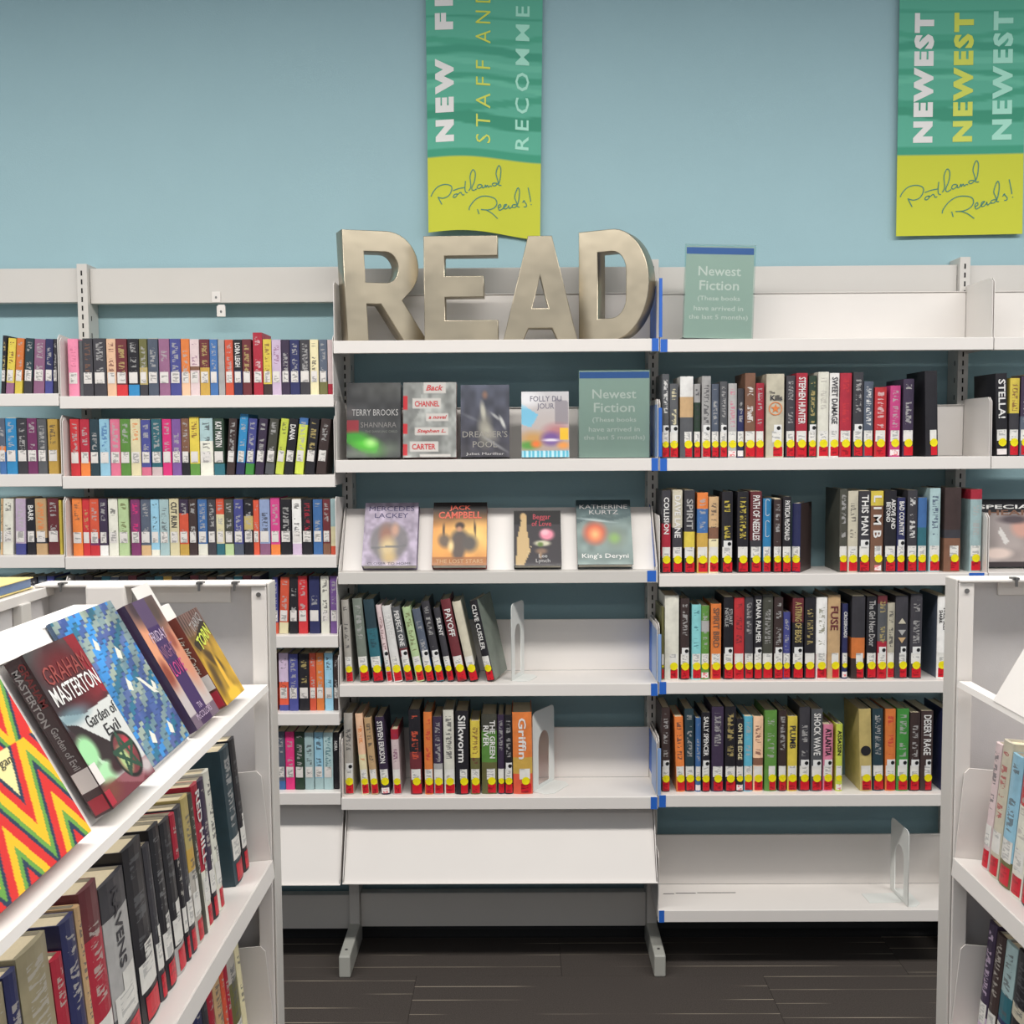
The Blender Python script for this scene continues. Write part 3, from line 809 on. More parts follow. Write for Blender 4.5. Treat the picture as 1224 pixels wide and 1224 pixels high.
# ------------------------------------------------------------------ right bay hardcovers
row_books('''
791.4 799.8 447 dgrey f=m ink=white
800.4 810.6 458.7 dgrey f=m ink=cream
812.7 828.5 450 white:.25|tan:.5|dgrey f=x
829.3 836.9 459 lgrey:.25|dgreen:.75|char
838.5 849.3 449.7 lgrey f=m
850.3 859.2 459 slate:.9|char
860 869 456 dgrey f=m
870.2 880.5 458.4 lgrey ink=rose f=n
881.3 889 464.4 char:.3|navy f=n
889.8 902.5 446 brown ink=white
903 912.9 458 crimson
915.3 936.9 447 beige f=m
939.3 950 449 char
950.8 964.6 446 crimson tc=white;STEPHEN HUNTER
966.3 975.6 449 dgreen f=m
976.8 989.8 444.7 ivory ink=greige
990.8 1002.4 446 white tc=char;SWEET DAMAGE
1003 1017 446 crimson ink=red
1018.7 1030.9 445 char f=m
1031.6 1042.8 456 slate ink=white
1044.6 1058.6 463 red ink=pinkg
1063 1075.4 461 brown:.06|magenta f=n
1078.6 1091.4 453 dpurple
1106.7 1121.8 443 black f=x lean=-3'''.replace('915.3 936.9 447 beige f=m', '915.3 936.9 447 beige f=mx').replace('brown:.06|', ''), 545.5, ZR[2], YS, 'h', 'hardcover', 'second shelf of right bay', 'hardcovers on the right bay, second shelf')
row_books('''
1195 1205 446 black lean=-3 f=n;STELLA!
1206 1217.6 452 yellow:.45|char
1219 1231 450 dpurple:.5|slate
1232 1246 448 char'''.replace('1195 1205 446', '1191 1205 446'), 544, ZQ[2], YS, 'h', 'hardcover', 'second shelf at far right', 'hardcovers at the far right, second shelf')
row_books('''
791.2 801.6 586.4 char:.4|crimson:.8|char tc=white;COLLISION
803.7 815.6 586 beige:.45|char ink=char;DAVE LANE
817.6 830.3 586 char:.5|yellow:.7|char tc=lgrey;SPIRIT
833 846 589 orange:.2|blue:.5|mustard
847 858.8 594 tan:.4|brown:.55|cream
862.5 875.6 588 black f=m ink=yellow
881 894.4 588 black ink=yellow
896.3 910 587.5 maroon:.6|char;PATH OF NEEDLES
911.5 921.3 596 bblue:.85|slate f=x
924.6 933.8 597 dbrown
935.2 945.2 594 black tc=white;PATRICIA McDONALD
946.3 956.5 602 navy f=x yaw=-30 sc=dbrown
1003 1012.4 584.7 dolive
1012.8 1025 587 beige
1025.8 1039.6 587 char f=m;THIS MAN
1040 1055.2 587 yellow:.18|brown f=n;L I M B
1056 1070.4 586.5 black:.8|char tc=white;ABOVE AND/BEYOND
1071.2 1081 595 navy f=m;BAD COUNTRY
1084 1095.7 586 char ink=white
1096.3 1106.7 595 blue:.4|teal f=x
1110 1123 583.6 pteal;KENT
1128 1147.7 583 dbrown:.5|char:.6|brown f=x
1158.2 1172 585 crimson:.12|pteal'''.replace('pteal;KENT', 'pteal ink=navy'), 684.5, ZR[3], YS, 'h', 'hardcover', 'third shelf of right bay', 'hardcovers on the right bay, third shelf')
row_books('''
790.6 793.6 726 olive f=x
794.4 811.4 712 ivory f=x
813 823.8 715.5 dbrown f=m
826.6 837.7 723 aqua ink=teal
838 847.5 724.5 green:.2|lgrey:.35|green f=n
849.4 861.7 722 orange;SPIRIT BIRD
864.5 876.2 714 black f=m tc=lgrey;STUART/NEVILLE
877 889.4 714.7 red ink=maroon
889.8 900.4 714 char
900.8 910.4 712 black f=m tc=white;DIANA PALMER
911 923.6 711 dolive
924.6 935.4 714 dbrown f=m
936 944.4 732 indigo
946.7 960 715 maroon:.3|black f=m tc=gold;A STRING OF BEADS
961.4 974.2 714 black
975 988 714 white:.7|pinkg ink=olive
988.7 1003.8 711.5 tan ink=maroon;FUSE
1006.3 1013 722 navy f=nx;CROSSROADS
1017 1033 713 char:.5|orange:.75|dbrown f=x
1035 1047.2 713 black tc=lgrey;The Girl Next Door
1047.8 1059.3 711.8 maroon:.1|dgrey:.55|crimson f=m
1059.8 1068.8 721 beige
1069.4 1084.5 712.5 char f=mx
1087 1101 710 char f=m
1119.5 1131.3 713 white tc=black sc=slate;WILL SELF/SHARK'''.replace('tan ink=maroon;FUSE', 'tan tc=maroon;FUSE').replace('orange;SPIRIT BIRD', 'orange tc=brown;SPIRIT BIRD'), 811.5, ZR[4], YS, 'h', 'hardcover', 'fourth shelf of right bay', 'hardcovers on the right bay, fourth shelf')
row_books('''
790.8 800.6 846 dbrown f=m
808.6 819 857 orange lean=-3 ink=char
819.4 830.3 848 dteal:.8|char lean=-1.5
831 837.7 858.7 blue f=n
838.5 848.2 852 black f=m tc=white;SALLY SPENCER
850.3 864.6 845 dpurple
866 879.3 845 black
879.7 888.2 859.5 black f=n tc=cream;ON THE EDGE
889 899.3 857 cyan
900 911.8 857 peach:.55|brown:.65|peach
913.7 928.3 849.7 green
930 939.8 850 dbrown
941 952.6 857 yellow tc=char;PLUMB
955 967.4 845.6 char f=m
968.8 982.4 848 dgrey f=m tc=white;SHOCK WAVE
983.5 995.3 866.6 rose tc=black f=m;ATLANTIA
998.5 1006.5 866 lime f=n tc=black;ASSASSIN
1028 1042.4 847.5 gold f=x lean=-3
1043.5 1056.4 848 dteal lean=-2
1058 1070.4 848 orange f=m lean=-1 ink=red
1071 1085.4 847.5 bgreen f=m
1086.5 1098.5 852 dbrown f=m
1099.4 1114 850 dbrown f=m tc=white;DESERT RAGE
1125 1138 848 navy'''.replace('rose tc', 'pink tc'), 946.5, ZR[5], YS, 'h', 'hardcover', 'fifth shelf of right bay', 'hardcovers on the right bay, fifth shelf')
# special details on some spines
def find_book(rown, px):
    best = None
    for b in REG:
        if b['row'] == rown:
            x = b['o'].matrix_world.translation.x; q = P(px, 600, YS).x
            if best is None or abs(x - q) < best[0]: best = (abs(x - q), b['o'])
    return best[1]
o = find_book('second shelf of right bay', 926)
text_obj('title', 'The', ink('char'), o, -0.010, 0.182, -0.0045, width=0.016, bold=0.02)
text_obj('title', 'Kills', ink('char'), o, 0.002, 0.167, -0.0050, width=0.034, height=0.015, bold=0.03)
ring = MB()
for i in range(16):
    a0, a1 = i * math.pi / 8, (i + 1) * math.pi / 8; b0 = len(ring.v)
    for r_, aa in ((0.019, a0), (0.019, a1), (0.0165, a1), (0.0165, a0)): ring.v.append((r_ * math.cos(aa) * 1.0, -0.0048, 0.137 + r_ * math.sin(aa)))
    ring.f.append((b0, b0 + 1, b0 + 2, b0 + 3))
st = [(0.014 * (1 if i % 2 == 0 else 0.4) * math.cos(i * math.pi / 5 + 0.3), 0.137 + 0.014 * (1 if i % 2 == 0 else 0.4) * math.sin(i * math.pi / 5 + 0.3)) for i in range(10)]
b0 = len(ring.v); ring.v += [(x, -0.0049, z) for x, z in st] + [(0, -0.0049, 0.137)]; ring.f += [(b0 + 10, b0 + i, b0 + (i + 1) % 10) for i in range(10)]
ob('spine_emblem', ring, ink('orange'), o)
o = find_book('fourth shelf of right bay', 1077)
for k, (zc, c, sg) in enumerate(((0.158, 'beige', 1), (0.140, 'lgrey', -1), (0.118, 'tan', -1))):
    t = MB(); t.v = [(-0.011, -0.0045, zc), (0.011, -0.0045, zc), (0, -0.0047, zc + 0.016 * sg)]; t.f = [(0, 1, 2)]
    ob('spine_triangle', t, ink(c), o)
o = find_book('fifth shelf of right bay', 1035)
t = MB(); t.v = [(0.0145 * math.cos(i * math.pi / 8), -0.0046, 0.118 + 0.0145 * math.sin(i * math.pi / 8)) for i in range(16)]; t.f = [tuple(range(16))]
ob('spine_disc', t, ink('black'), o)
t = MB().box(-0.010, -0.0043, 0.15, -0.0088, -0.004, 0.225)
o2 = find_book('third shelf of right bay', 916.4)
for zc in (0.185, 0.125):
    f_ = MB()
    for i in range(20):
        def q(i, r, hh): 
            a_ = i * math.pi / 10; return (r * math.cos(a_), -0.0045, zc + (hh if math.sin(a_) >= 0 else -hh) + r * math.sin(a_))
        b0 = len(f_.v); f_.v += [q(i, 0.0055, 0.018), q(i + 1, 0.0055, 0.018), q(i + 1, 0.0042, 0.018), q(i, 0.0042, 0.018)]; f_.f.append((b0, b0 + 1, b0 + 2, b0 + 3))
    ob('spine_loop', f_, ink('white'), o2)
# ================================================================== BIG METAL LETTERS
def arc(cx, cy, rx, ry, a0, a1, n=14):
    return [(cx + rx * math.cos(math.radians(a0 + (a1 - a0) * i / n)), cy + ry * math.sin(math.radians(a0 + (a1 - a0) * i / n))) for i in range(n + 1)]
def letter_mesh(polys, H, depth, bev=0.0018):
    cu = bpy.data.curves.new('l', 'CURVE'); cu.dimensions = '2D'; cu.fill_mode = 'BOTH'; cu.extrude = depth / 2 - bev; cu.bevel_depth = bev; cu.bevel_resolution = 1; cu.offset = -bev
    for p in polys:
        s = cu.splines.new('POLY'); s.points.add(len(p) - 1)
        for i, (x, y) in enumerate(p): s.points[i].co = (x * H, y * H, 0, 1)
        s.use_cyclic_u = True
    o = bpy.data.objects.new('l', cu); COL.objects.link(o)
    dg = bpy.context.evaluated_depsgraph_get(); dg.update()
    me = bpy.data.meshes.new_from_object(o.evaluated_get(dg))
    bpy.data.objects.remove(o); bpy.data.curves.remove(cu)
    me.transform(Matrix.Rotation(math.pi / 2, 4, 'X')); return me
E_ = [[(0, 0), (.71, 0), (.71, .2), (.2, .2), (.2, .42), (.575, .42), (.575, .62), (.2, .62), (.2, .81), (.71, .81), (.71, 1), (0, 1)]]
A_ = [[(0, 0), (.19, 0), (.245, .12), (.475, .12), (.53, 0), (.72, 0), (.475, 1), (.245, 1)], [(.28, .31), (.44, .31), (.36, .62)]]
R_ = [[(0, 0), (.2, 0), (.2, .335), (.335, .335), (.54, 0), (.77, 0), (.545, .37)] + arc(.42, .68, .30, .32, -52, 90, 16) + [(0, 1)],
      [(.2, .53), (.40, .53)] + arc(.40, .67, .12, .14, -90, 90, 12)[1:-1] + [(.40, .81), (.2, .81)]]
D_ = [[(0, 0), (.32, 0)] + arc(.34, .5, .38, .5, -85, 85, 22) + [(.32, 1), (0, 1)],
      [(.2, .2), (.34, .2)] + arc(.34, .38, .15, .18, -90, 0, 6)[1:] + arc(.34, .62, .15, .18, 0, 90, 6) + [(.2, .8)]]
D_ = [[(x * 0.95, y) for x, y in p] for p in D_]
zs = ZM[1]
def put_letter(polys, name, px, Y, H, depth, yawd, roll, label):
    me = letter_mesh(polys, H, depth); me.materials.append(M['metal'])
    o = bpy.data.objects.new(name, me); COL.objects.link(o)
    x = P(px, 404, Y).x
    # local: x to the right, front face at -y; translate so the front-left-bottom corner is the pivot
    o.matrix_world = Matrix.Translation((x, Y, zs + 0.0006)) @ Matrix.Rotation(math.radians(yawd), 4, 'Z') @ Matrix.Rotation(math.radians(roll), 4, 'Y') @ Matrix.Translation((0, depth / 2, 0))
    tag(o, label, 'letter', 'big metal letters spelling a word'); return o
put_letter(R_, 'metal_letter', 415.5, 2.930, 0.305, 0.060, 25, -2.2, 'brushed metal letter R, turned to show its left side, leftmost of the word')
put_letter(E_, 'metal_letter', 507.5, 2.965, 0.292, 0.05, -1.0, 0.0, 'brushed metal letter E standing upright below the left banner')
put_letter(A_, 'metal_letter', 601.5, 2.962, 0.290, 0.05, 0.0, 0.0, 'dented brushed metal letter A between the E and the D')
put_letter(D_, 'metal_letter', 691.8, 3.012, 0.308, 0.056, -27, 0.0, 'brushed metal letter D, turned to show its curved right side')
# ================================================================== CLEAR SIGNS
def sign(px0, px1, pyt, zb, Y, label, roll=0.0, tall=None):
    a = P(px0, 480, Y); b = P(px1, 480, Y); W = b.x - a.x; t = P((px0 + px1) / 2, pyt, Y).z; H = t - zb
    r = empty('sign_holder', ((a.x + b.x) / 2, Y, zb)); tag(r, label, 'sign')
    r.rotation_euler = (0, math.radians(roll), 0)
    if roll: r.location.z += 0.0032
    cd = ob('card', MB().box(-W / 2 + 0.004, 0, 0.001, W / 2 - 0.004, 0.0008, H - 0.004), M['sign'], r)
    ob('card_header', MB().box(-W / 2 + 0.005, -0.0004, H - 0.026, W / 2 - 0.005, -0.0001, H - 0.008), M['signblue'], cd)
    ob('acrylic_sleeve', MB().box(-W / 2, -0.0032, 0.0005, W / 2, -0.0014, H).box(-W / 2, 0.0016, 0.0005, W / 2, 0.0030, H), M['acrylic'], r)
    ob('acrylic_foot', MB().box(-W / 2, 0.0031, 0.0, W / 2, 0.085, 0.0022), M['acrylic'], r)
    y = -0.0007; k = H / 0.25
    text_obj('sign_text', 'Newest', M['ink_w'], cd, 0, 0.180 * k, y, width=W * .60, height=0.0265, bold=0.012)
    text_obj('sign_text', 'Fiction', M['ink_w'], cd, 0, 0.142 * k, y, width=W * .56, height=0.0265, bold=0.012)
    text_obj('sign_text', '(These books', M['ink_w'], cd, 0, 0.106 * k, y, width=W * .60, height=0.0165, bold=0.012)
    text_obj('sign_text', 'have arrived in', M['ink_w'], cd, 0, 0.081 * k, y, width=W * .70, height=0.0135, bold=0.012)
    text_obj('sign_text', 'the last 5 months)', M['ink_w'], cd, 0, 0.056 * k, y, width=W * .84, height=0.0165, bold=0.012)
    return r
sign(690.5, 778, 441, ZM[2] + 0.001, 2.975, 'clear sign holder with green-grey card, standing beside the four display books')
sign(815, 899, 294, ZR[1] + 0.001, 2.955, 'clear sign holder with green-grey card on the blank top shelf', roll=1.6)
# ================================================================== BOOKENDS
def bookend(loc, yawd, H, Wd, label, arch=True, foot=0.10, side=1, m='bookend', tongue=0):
    r = empty('bookend', loc); r.rotation_euler = (0, 0, math.radians(yawd)); tag(r, label, 'bookend', 'bookends')
    n = 10; hw = Wd / 2; c = 0.014
    outer = [(-hw, 0), (-hw, H - c), (-hw + c * 0.3, H - c * 0.3), (-hw + c, H), (hw - c, H), (hw - c * 0.3, H - c * 0.3), (hw, H - c), (hw, 0)]
    ah, aw = H * 0.68, Wd * 0.25
    inner = [(-aw, 0.012)] + [(-aw * math.cos(i * math.pi / n), ah - aw + aw * math.sin(i * math.pi / n) * 1.3) for i in range(n + 1)] + [(aw, 0.012)]
    cu = bpy.data.curves.new('l', 'CURVE'); cu.dimensions = '2D'; cu.fill_mode = 'BOTH'; cu.extrude = 0.0009
    for p in (outer, inner):
        s = cu.splines.new('POLY'); s.points.add(len(p) - 1)
        for i, (x, y) in enumerate(p): s.points[i].co = (x, y, 0, 1)
        s.use_cyclic_u = True
    o = bpy.data.objects.new('l', cu); COL.objects.link(o); dg = bpy.context.evaluated_depsgraph_get(); dg.update()
    me = bpy.data.meshes.new_from_object(o.evaluated_get(dg)); bpy.data.objects.remove(o); bpy.data.curves.remove(cu)
    # curve plane xy -> plate in the local YZ plane
    me.transform(Matrix(((0, 0, 1, 0), (1, 0, 0, 0), (0, 1, 0, 0.0005), (0, 0, 0, 1))))
    ob('upright_plate', me, M[m], r)
    s = side
    ft = MB().prism([(0, -hw), (s * (foot - 0.02), -hw), (s * foot, -hw + 0.02), (s * foot, hw - 0.02), (s * (foot - 0.02), hw), (0, hw)] if s > 0 else [(0, hw), (s * (foot - 0.02), hw), (s * foot, hw - 0.02), (s * foot, -hw + 0.02), (s * (foot - 0.02), -hw), (0, -hw)], 0.0004, 0.0016, 'z')
    ob('base_plate', ft, M[m], r)
    if tongue:
        ob('tongue', MB().box(-tongue, -aw, 0.0004, -0.002, aw, 0.0014), M[m], r)
    return r
q = P(619, 812, 2.99); bookend((P(619, 812, 2.99).x, 3.005, ZM[4]), -22, 0.222, 0.095, 'slim white bookend standing alone right of the leaning hardcovers', foot=0.05)
bookend((P(650, 947, 3.01).x, 3.02, ZM[5]), -31, 0.232, 0.125, 'arched white bookend propped against the orange book on the lower row', foot=0.06)
bookend((P(1071, 1078, 2.99).x + 0.012, 3.0, ZR[6]), 3, 0.222, 0.125, 'pale bookend standing alone on the bare bottom shelf', foot=0.045, tongue=0.10)
# white divider plates at the right end of the second shelf
# ================================================================== PAINTED ART
class Art:
    def __init__(s, nx, ny, c, asp=1.0):
        s.nx, s.ny = nx, ny
        s.X, s.Y = np.meshgrid(np.linspace(0, 1, nx), np.linspace(0, 1, ny)); s.asp = asp
        s.a = np.zeros((ny, nx, 3)) + np.array(c, float)
        s.rng = np.random.RandomState(int(sum(c)) + nx)
    def n(s, f, seed=0):
        r = np.random.RandomState(seed + 11); g = r.rand(f + 2, f + 2)
        fx = s.X * f; fy = s.Y * f; ix = fx.astype(int); iy = fy.astype(int); tx, ty = fx - ix, fy - iy
        tx = tx * tx * (3 - 2 * tx); ty = ty * ty * (3 - 2 * ty)
        return (g[iy, ix] * (1 - tx) + g[iy, ix + 1] * tx) * (1 - ty) + (g[iy + 1, ix] * (1 - tx) + g[iy + 1, ix + 1] * tx) * ty
    def mix(s, m, c):
        m = np.clip(m, 0, 1)[..., None]; s.a = s.a * (1 - m) + np.array(c, float) * m
    def grad(s, c0, c1, y0=0, y1=1):
        t = np.clip((s.Y - y0) / (y1 - y0), 0, 1)[..., None]; s.a = np.array(c0, float) * (1 - t) + np.array(c1, float) * t
    def blob(s, cx, cy, rx, ry, c, soft=0.3, k=1.0, rot=0):
        x = s.X - cx; y = (s.Y - cy) ; cr, sr = math.cos(rot), math.sin(rot)
        x, y = x * cr + y * sr, -x * sr + y * cr
        d = np.sqrt((x / rx) ** 2 + (y / ry) ** 2); s.mix(k * np.clip((1 + soft - d) / (2 * soft + 1e-6), 0, 1), c)
    def poly(s, pts, c, k=1.0):
        ins = np.zeros(s.X.shape, bool); n = len(pts)
        for i in range(n):
            x0, y0 = pts[i]; x1, y1 = pts[(i + 1) % n]
            if y0 == y1: continue
            cnd = ((y0 > s.Y) != (y1 > s.Y)) & (s.X < (x1 - x0) * (s.Y - y0) / (y1 - y0) + x0); ins ^= cnd
        s.mix(ins * k, c)
    def mottle(s, f, amt, seed=0):
        s.a = s.a * (1 + amt * (s.n(f, seed) - 0.5) * 2)[..., None]
    def mesh(s, W, H, y=0.0, fn=None):
        nx, ny = s.nx, s.ny
        V = [(-W / 2 + W * i / (nx - 1), y, H * (1 - j / (ny - 1))) for j in range(ny) for i in range(nx)]
        if fn: V = [fn(*v) for v in V]
        Fc = [(j * nx + i, (j + 1) * nx + i, (j + 1) * nx + i + 1, j * nx + i + 1) for j in range(ny - 1) for i in range(nx - 1)]
        me = bpy.data.meshes.new('art'); me.from_pydata(V, [], Fc); me.update()
        a = np.clip(s.a, 0, 255) / 255; l = np.where(a <= 0.04045, a / 12.92, ((a + 0.055) / 1.055) ** 2.4) * GAIN
        col = np.concatenate([l.reshape(-1, 3), np.ones((nx * ny, 1))], 1).astype(np.float32)
        at = me.attributes.new('Col', 'FLOAT_COLOR', 'POINT'); at.data.foreach_set('color', col.ravel())
        me.materials.append(M['art_gloss']); return me
M['art_gloss'] = mat('printed_art_gloss', (200, 200, 200), 0.5, coat=0.08, spec=0.35)
_nt = M['art_gloss'].node_tree; _a = _nt.nodes.new('ShaderNodeAttribute'); _a.attribute_name = 'Col'; _nt.links.new(_a.outputs['Color'], _nt.nodes['Principled BSDF'].inputs['Base Color'])
M['cloth'] = mat('banner_print', (200, 200, 200), 0.6, spec=0.2)
_nt = M['cloth'].node_tree; _a = _nt.nodes.new('ShaderNodeAttribute'); _a.attribute_name = 'Col'; _nt.links.new(_a.outputs['Color'], _nt.nodes['Principled BSDF'].inputs['Base Color'])
TB = math.degrees(math.atan2(3.062 - YF - 0.046, _h3))
def face_book(Mx, W, H, T, art, spine, label, group, kind='book', back=(60, 60, 64)):
    """root at bottom centre of the front cover, facing -y, thickness to +y"""
    t = 0.0022
    me = MB().box(-W / 2, 0, 0, W / 2, t, H).box(-W / 2, T - t, 0, W / 2, T, H).box(-W / 2, t + 0.0001, 0, -W / 2 + t, T - t - 0.0001, H).mesh('book')
    me.materials.append(mat('jacket', spine, 0.4, coat=0.3))
    o = bpy.data.objects.new('book', me); COL.objects.link(o); o.matrix_world = Mx
    o['label'] = label; o['category'] = kind; o['group'] = group
    am = art.mesh(W - 0.0006, H - 0.0006, -0.0004); f = bpy.data.objects.new('front_cover', am); COL.objects.link(f); f.parent = o; f.location = (0, 0, 0.0003); FC[o.name] = f
    ob('pages', MB().box(-W / 2 + t + 0.0005, t + 0.0003, 0.003, W / 2 - 0.003, T - t - 0.0003, H - 0.003), M['pagesw'], o)
    return o
def place_face(px0, px1, pyt, zb, Yb, tilt, T, art, spine, label, group, roll=0.0):
    if tilt == TB: Yb = YF + 0.0445 - T * math.cos(math.radians(tilt))
    zb += T * math.sin(math.radians(tilt))
    a = P(px0, 540, Yb); b = P(px1, 540, Yb); W = b.x - a.x
    # height so that the top reaches pyt with the book tilted back
    H = 0.2
    for _ in range(12):
        yt = Yb + H * math.sin(math.radians(tilt)); zt = zb + H * math.cos(math.radians(tilt))
        H *= (P((px0 + px1) / 2, pyt, yt).z - zb) / (zt - zb)
    Mx = Matrix.Translation(((a.x + b.x) / 2, Yb, zb)) @ Matrix.Rotation(math.radians(-tilt), 4, 'X') @ Matrix.Rotation(math.radians(roll), 4, 'Y')
    o = face_book(Mx, W, H, T, art, spine, label, group); return o, W, H
g2 = 'face-out books on the middle bay, second shelf'; g3 = 'face-out books on the sloped display shelf'
# 1 dark book with green glow
A = Art(44, 60, (58, 58, 60)); A.grad((48, 48, 50), (74, 76, 76)); A.blob(.75, .08, .5, .12, (96, 98, 94), .8, .7); A.mottle(9, .16)
A.poly([(0, .5), (.21, .5), (.21, .67), (0, .67)], (150, 44, 54), .9); A.blob(.06, .40, .1, .07, (120, 110, 110), .7, .5)
A.poly([(0, .69), (.2, .68), (.6, .82), (.55, .95), (.3, .93), (.0, .80)], (70, 160, 50), .6)
A.blob(.35, .82, .28, .10, (90, 200, 60), .7, .9, .25); A.blob(.15, .72, .2, .06, (60, 150, 50), .5, .7); A.blob(.45, .80, .1, .05, (190, 240, 150), .7, .8); A.blob(.8, .88, .16, .08, (110, 124, 104), .8, .6); A.blob(.2, .95, .25, .05, (130, 140, 125), .8, .6)
o, W, H = place_face(414, 478.5, 457.5, ZM[2] + .001, 2.945, 9, .032, A, (52, 50, 52), 'dark hardcover with a green glow, leftmost face-out book on the second shelf', g2)
text_obj('cover_title', 'TERRY BROOKS', ink('lgrey'), o, .004, H * .60, -.0012, width=W * .86, height=H * .085)
text_obj('cover_title', 'SHANNARA', ink((128, 124, 122)), o, .014, H * .435, -.0012, width=W * .66, height=H * .07)
text_obj('cover_subtitle', 'THE DARKLING CHILD', ink((120, 124, 116)), o, .022, H * .345, -.0012, width=W * .6, height=H * .03)
# 2 mottled grey with red type
A = Art(44, 60, (150, 152, 148)); A.mottle(6, .22, 3); A.mottle(16, .14, 5); A.poly([(0, 0), (.38, 0), (.30, .4), (.10, .6), (0, .7)], (100, 102, 100), .45); A.blob(.55, .78, .5, .16, (96, 98, 96), .6, .5)
for y0, y1 in ((.18, .36), (.55, .68), (.82, .97)): A.poly([(0, y0), (.07, y0), (.07, y1), (0, y1)], (190, 40, 48))
for (x0, x1, y0, y1) in ((.38, .80, 0, .15), (.18, .72, .22, .355), (.44, .86, .41, .52), (.22, .84, .60, .71), (.12, .66, .79, .925), (.32, .9, .955, 1.0)): A.poly([(x0, y0), (x1, y0), (x1, y1), (x0, y1)], (196, 192, 186))
o, W, H = place_face(481.5, 545.5, 457, ZM[2] + .001, 2.946, 9, .03, A, (110, 60, 60), 'grey hardcover with torn strips of red lettering, second face-out book from left', g2)
for s_, x, z, wd, hh, sh in (('Back', .09, .925, .32, .075, .3), ('CHANNEL', -.05, .713, .46, .075, 0), ('a novel', .15, .535, .34, .05, .3), ('Stephen L.', .03, .345, .54, .06, .3), ('CARTER', -.11, .142, .44, .075, 0)):
    text_obj('cover_title', s_, ink('red'), o, W * x, H * z, -.0012, width=W * wd, height=H * hh, bold=.02, shear=sh)
# 3 slate with pale rider-like swirl
A = Art(40, 56, (76, 78, 88)); A.grad((78, 82, 96), (60, 58, 66)); A.mottle(8, .2, 2); A.blob(.5, .14, .05, .05, (150, 110, 90), .6, .8)
A.blob(.50, .62, .13, .22, (150, 146, 132), .5, .8); A.blob(.46, .36, .05, .12, (190, 186, 170), .5, .9, -.2); A.blob(.58, .66, .18, .08, (176, 172, 158), .6, .7, .5); A.blob(.86, .52, .03, .10, (206, 206, 200), .4, .9, -.6); A.blob(.72, .44, .10, .02, (190, 190, 186), .5, .8, .5); A.blob(.7, .82, .25, .02, (160, 160, 160), .6, .7, .4); A.blob(.2, .45, .14, .02, (120, 122, 128), .7, .6, .3)
o, W, H = place_face(550.5, 609, 460, ZM[2] + .001, 2.947, 9, .03, A, (64, 62, 70), 'slate grey hardcover with a pale horse-like swirl, third face-out book from left', g2)
text_obj('cover_title', "DREAMER'S", ink((150, 146, 138)), o, 0, H * .315, -.0012, width=W * .92, height=H * .085)
text_obj('cover_title', 'POOL', ink((150, 146, 138)), o, 0, H * .175, -.0012, width=W * .5, height=H * .085)
text_obj('cover_title', 'Juliet Marillier', ink((190, 188, 186)), o, 0, H * .04, -.0012, width=W * .78, height=H * .045)
# 4 bright small paperback
A = Art(40, 56, (180, 176, 180)); A.grad((196, 194, 196), (170, 150, 140)); A.poly([(0, .18), (.35, .35), (.2, .55), (0, .5)], (120, 186, 214)); A.blob(.1, .1, .3, .12, (225, 224, 226), .5); A.poly([(.7, .1), (1, .15), (1, .5), (.7, .5)], (130, 124, 132), .7)
A.blob(.75, .60, .25, .10, (176, 96, 104), .6, .7); A.blob(.25, .72, .25, .10, (196, 150, 90), .6); A.blob(.15, .82, .2, .06, (90, 150, 70), .5); A.blob(.62, .72, .2, .10, (110, 80, 150), .4, .9); A.blob(.62, .74, .17, .02, (226, 216, 226), .4); A.poly([(.82, .56), (.99, .56), (.99, .74), (.82, .74)], (232, 186, 50)); A.blob(.3, .80, .1, .05, (226, 120, 60), .5); A.blob(.88, .82, .12, .05, (226, 150, 80), .5)
m_ = (A.Y > .90); A.mix(m_ * 1.0, (90, 176, 200)); A.mix(m_ * (np.sin(A.X * 70) > .2) * .8, (210, 232, 236))
o, W, H = place_face(623.5, 680.5, 468, ZM[2] + .001, 2.947, 8, .022, A, (190, 190, 190), 'small bright paperback with picnic colours, rightmost of the four display books', g2)
text_obj('cover_title', 'FOLLY DU\nJOUR', ink((110, 108, 124)), o, .002, H * .82, -.0012, width=W * .66, height=H * .22)
# sloped display row
def slope_pt(L): return None
A = Art(44, 60, (170, 158, 176)); A.mottle(9, .14, 4); A.mottle(20, .1, 7); A.blob(.48, .62, .36, .30, (120, 116, 118), .12, .9); A.poly([(.16, .7), (.8, .7), (.48, .93)], (120, 116, 118), .8)
A.blob(.42, .52, .12, .16, (150, 110, 96), .5); A.blob(.58, .44, .07, .10, (190, 150, 130), .5); A.blob(.46, .72, .14, .16, (206, 184, 140), .5); A.blob(.5, .88, .12, .08, (206, 176, 120), .6, .8); A.mix((abs(A.Y - .73 + .05 * A.X) < .015) * (A.X > .15) * (A.X < .8) * .8, (110, 110, 112))
o, W, H = place_face(430, 496, 601, ZM[3] + .002, 2.946, TB, .03, A, (104, 92, 120), 'lavender book with a shield picture, leftmost on the sloped display shelf', g3)
text_obj('cover_title', 'MERCEDES', ink((58, 50, 96)), o, 0, H * .90, -.0012, width=W * .84, height=H * .075)
text_obj('cover_title', 'LACKEY', ink((58, 50, 96)), o, 0, H * .79, -.0012, width=W * .62, height=H * .075)
text_obj('cover_title', 'CLOSER TO HOME', ink((84, 80, 90)), o, 0, H * .03, -.0012, width=W * .8, height=H * .04)
A = Art(44, 60, (220, 150, 80)); A.grad((40, 36, 36), (228, 160, 90), .10, .42); A.mottle(6, .12, 8); A.blob(.75, .55, .4, .18, (246, 214, 130), .8, .8); A.blob(.15, .75, .3, .15, (240, 170, 90), .7, .7)
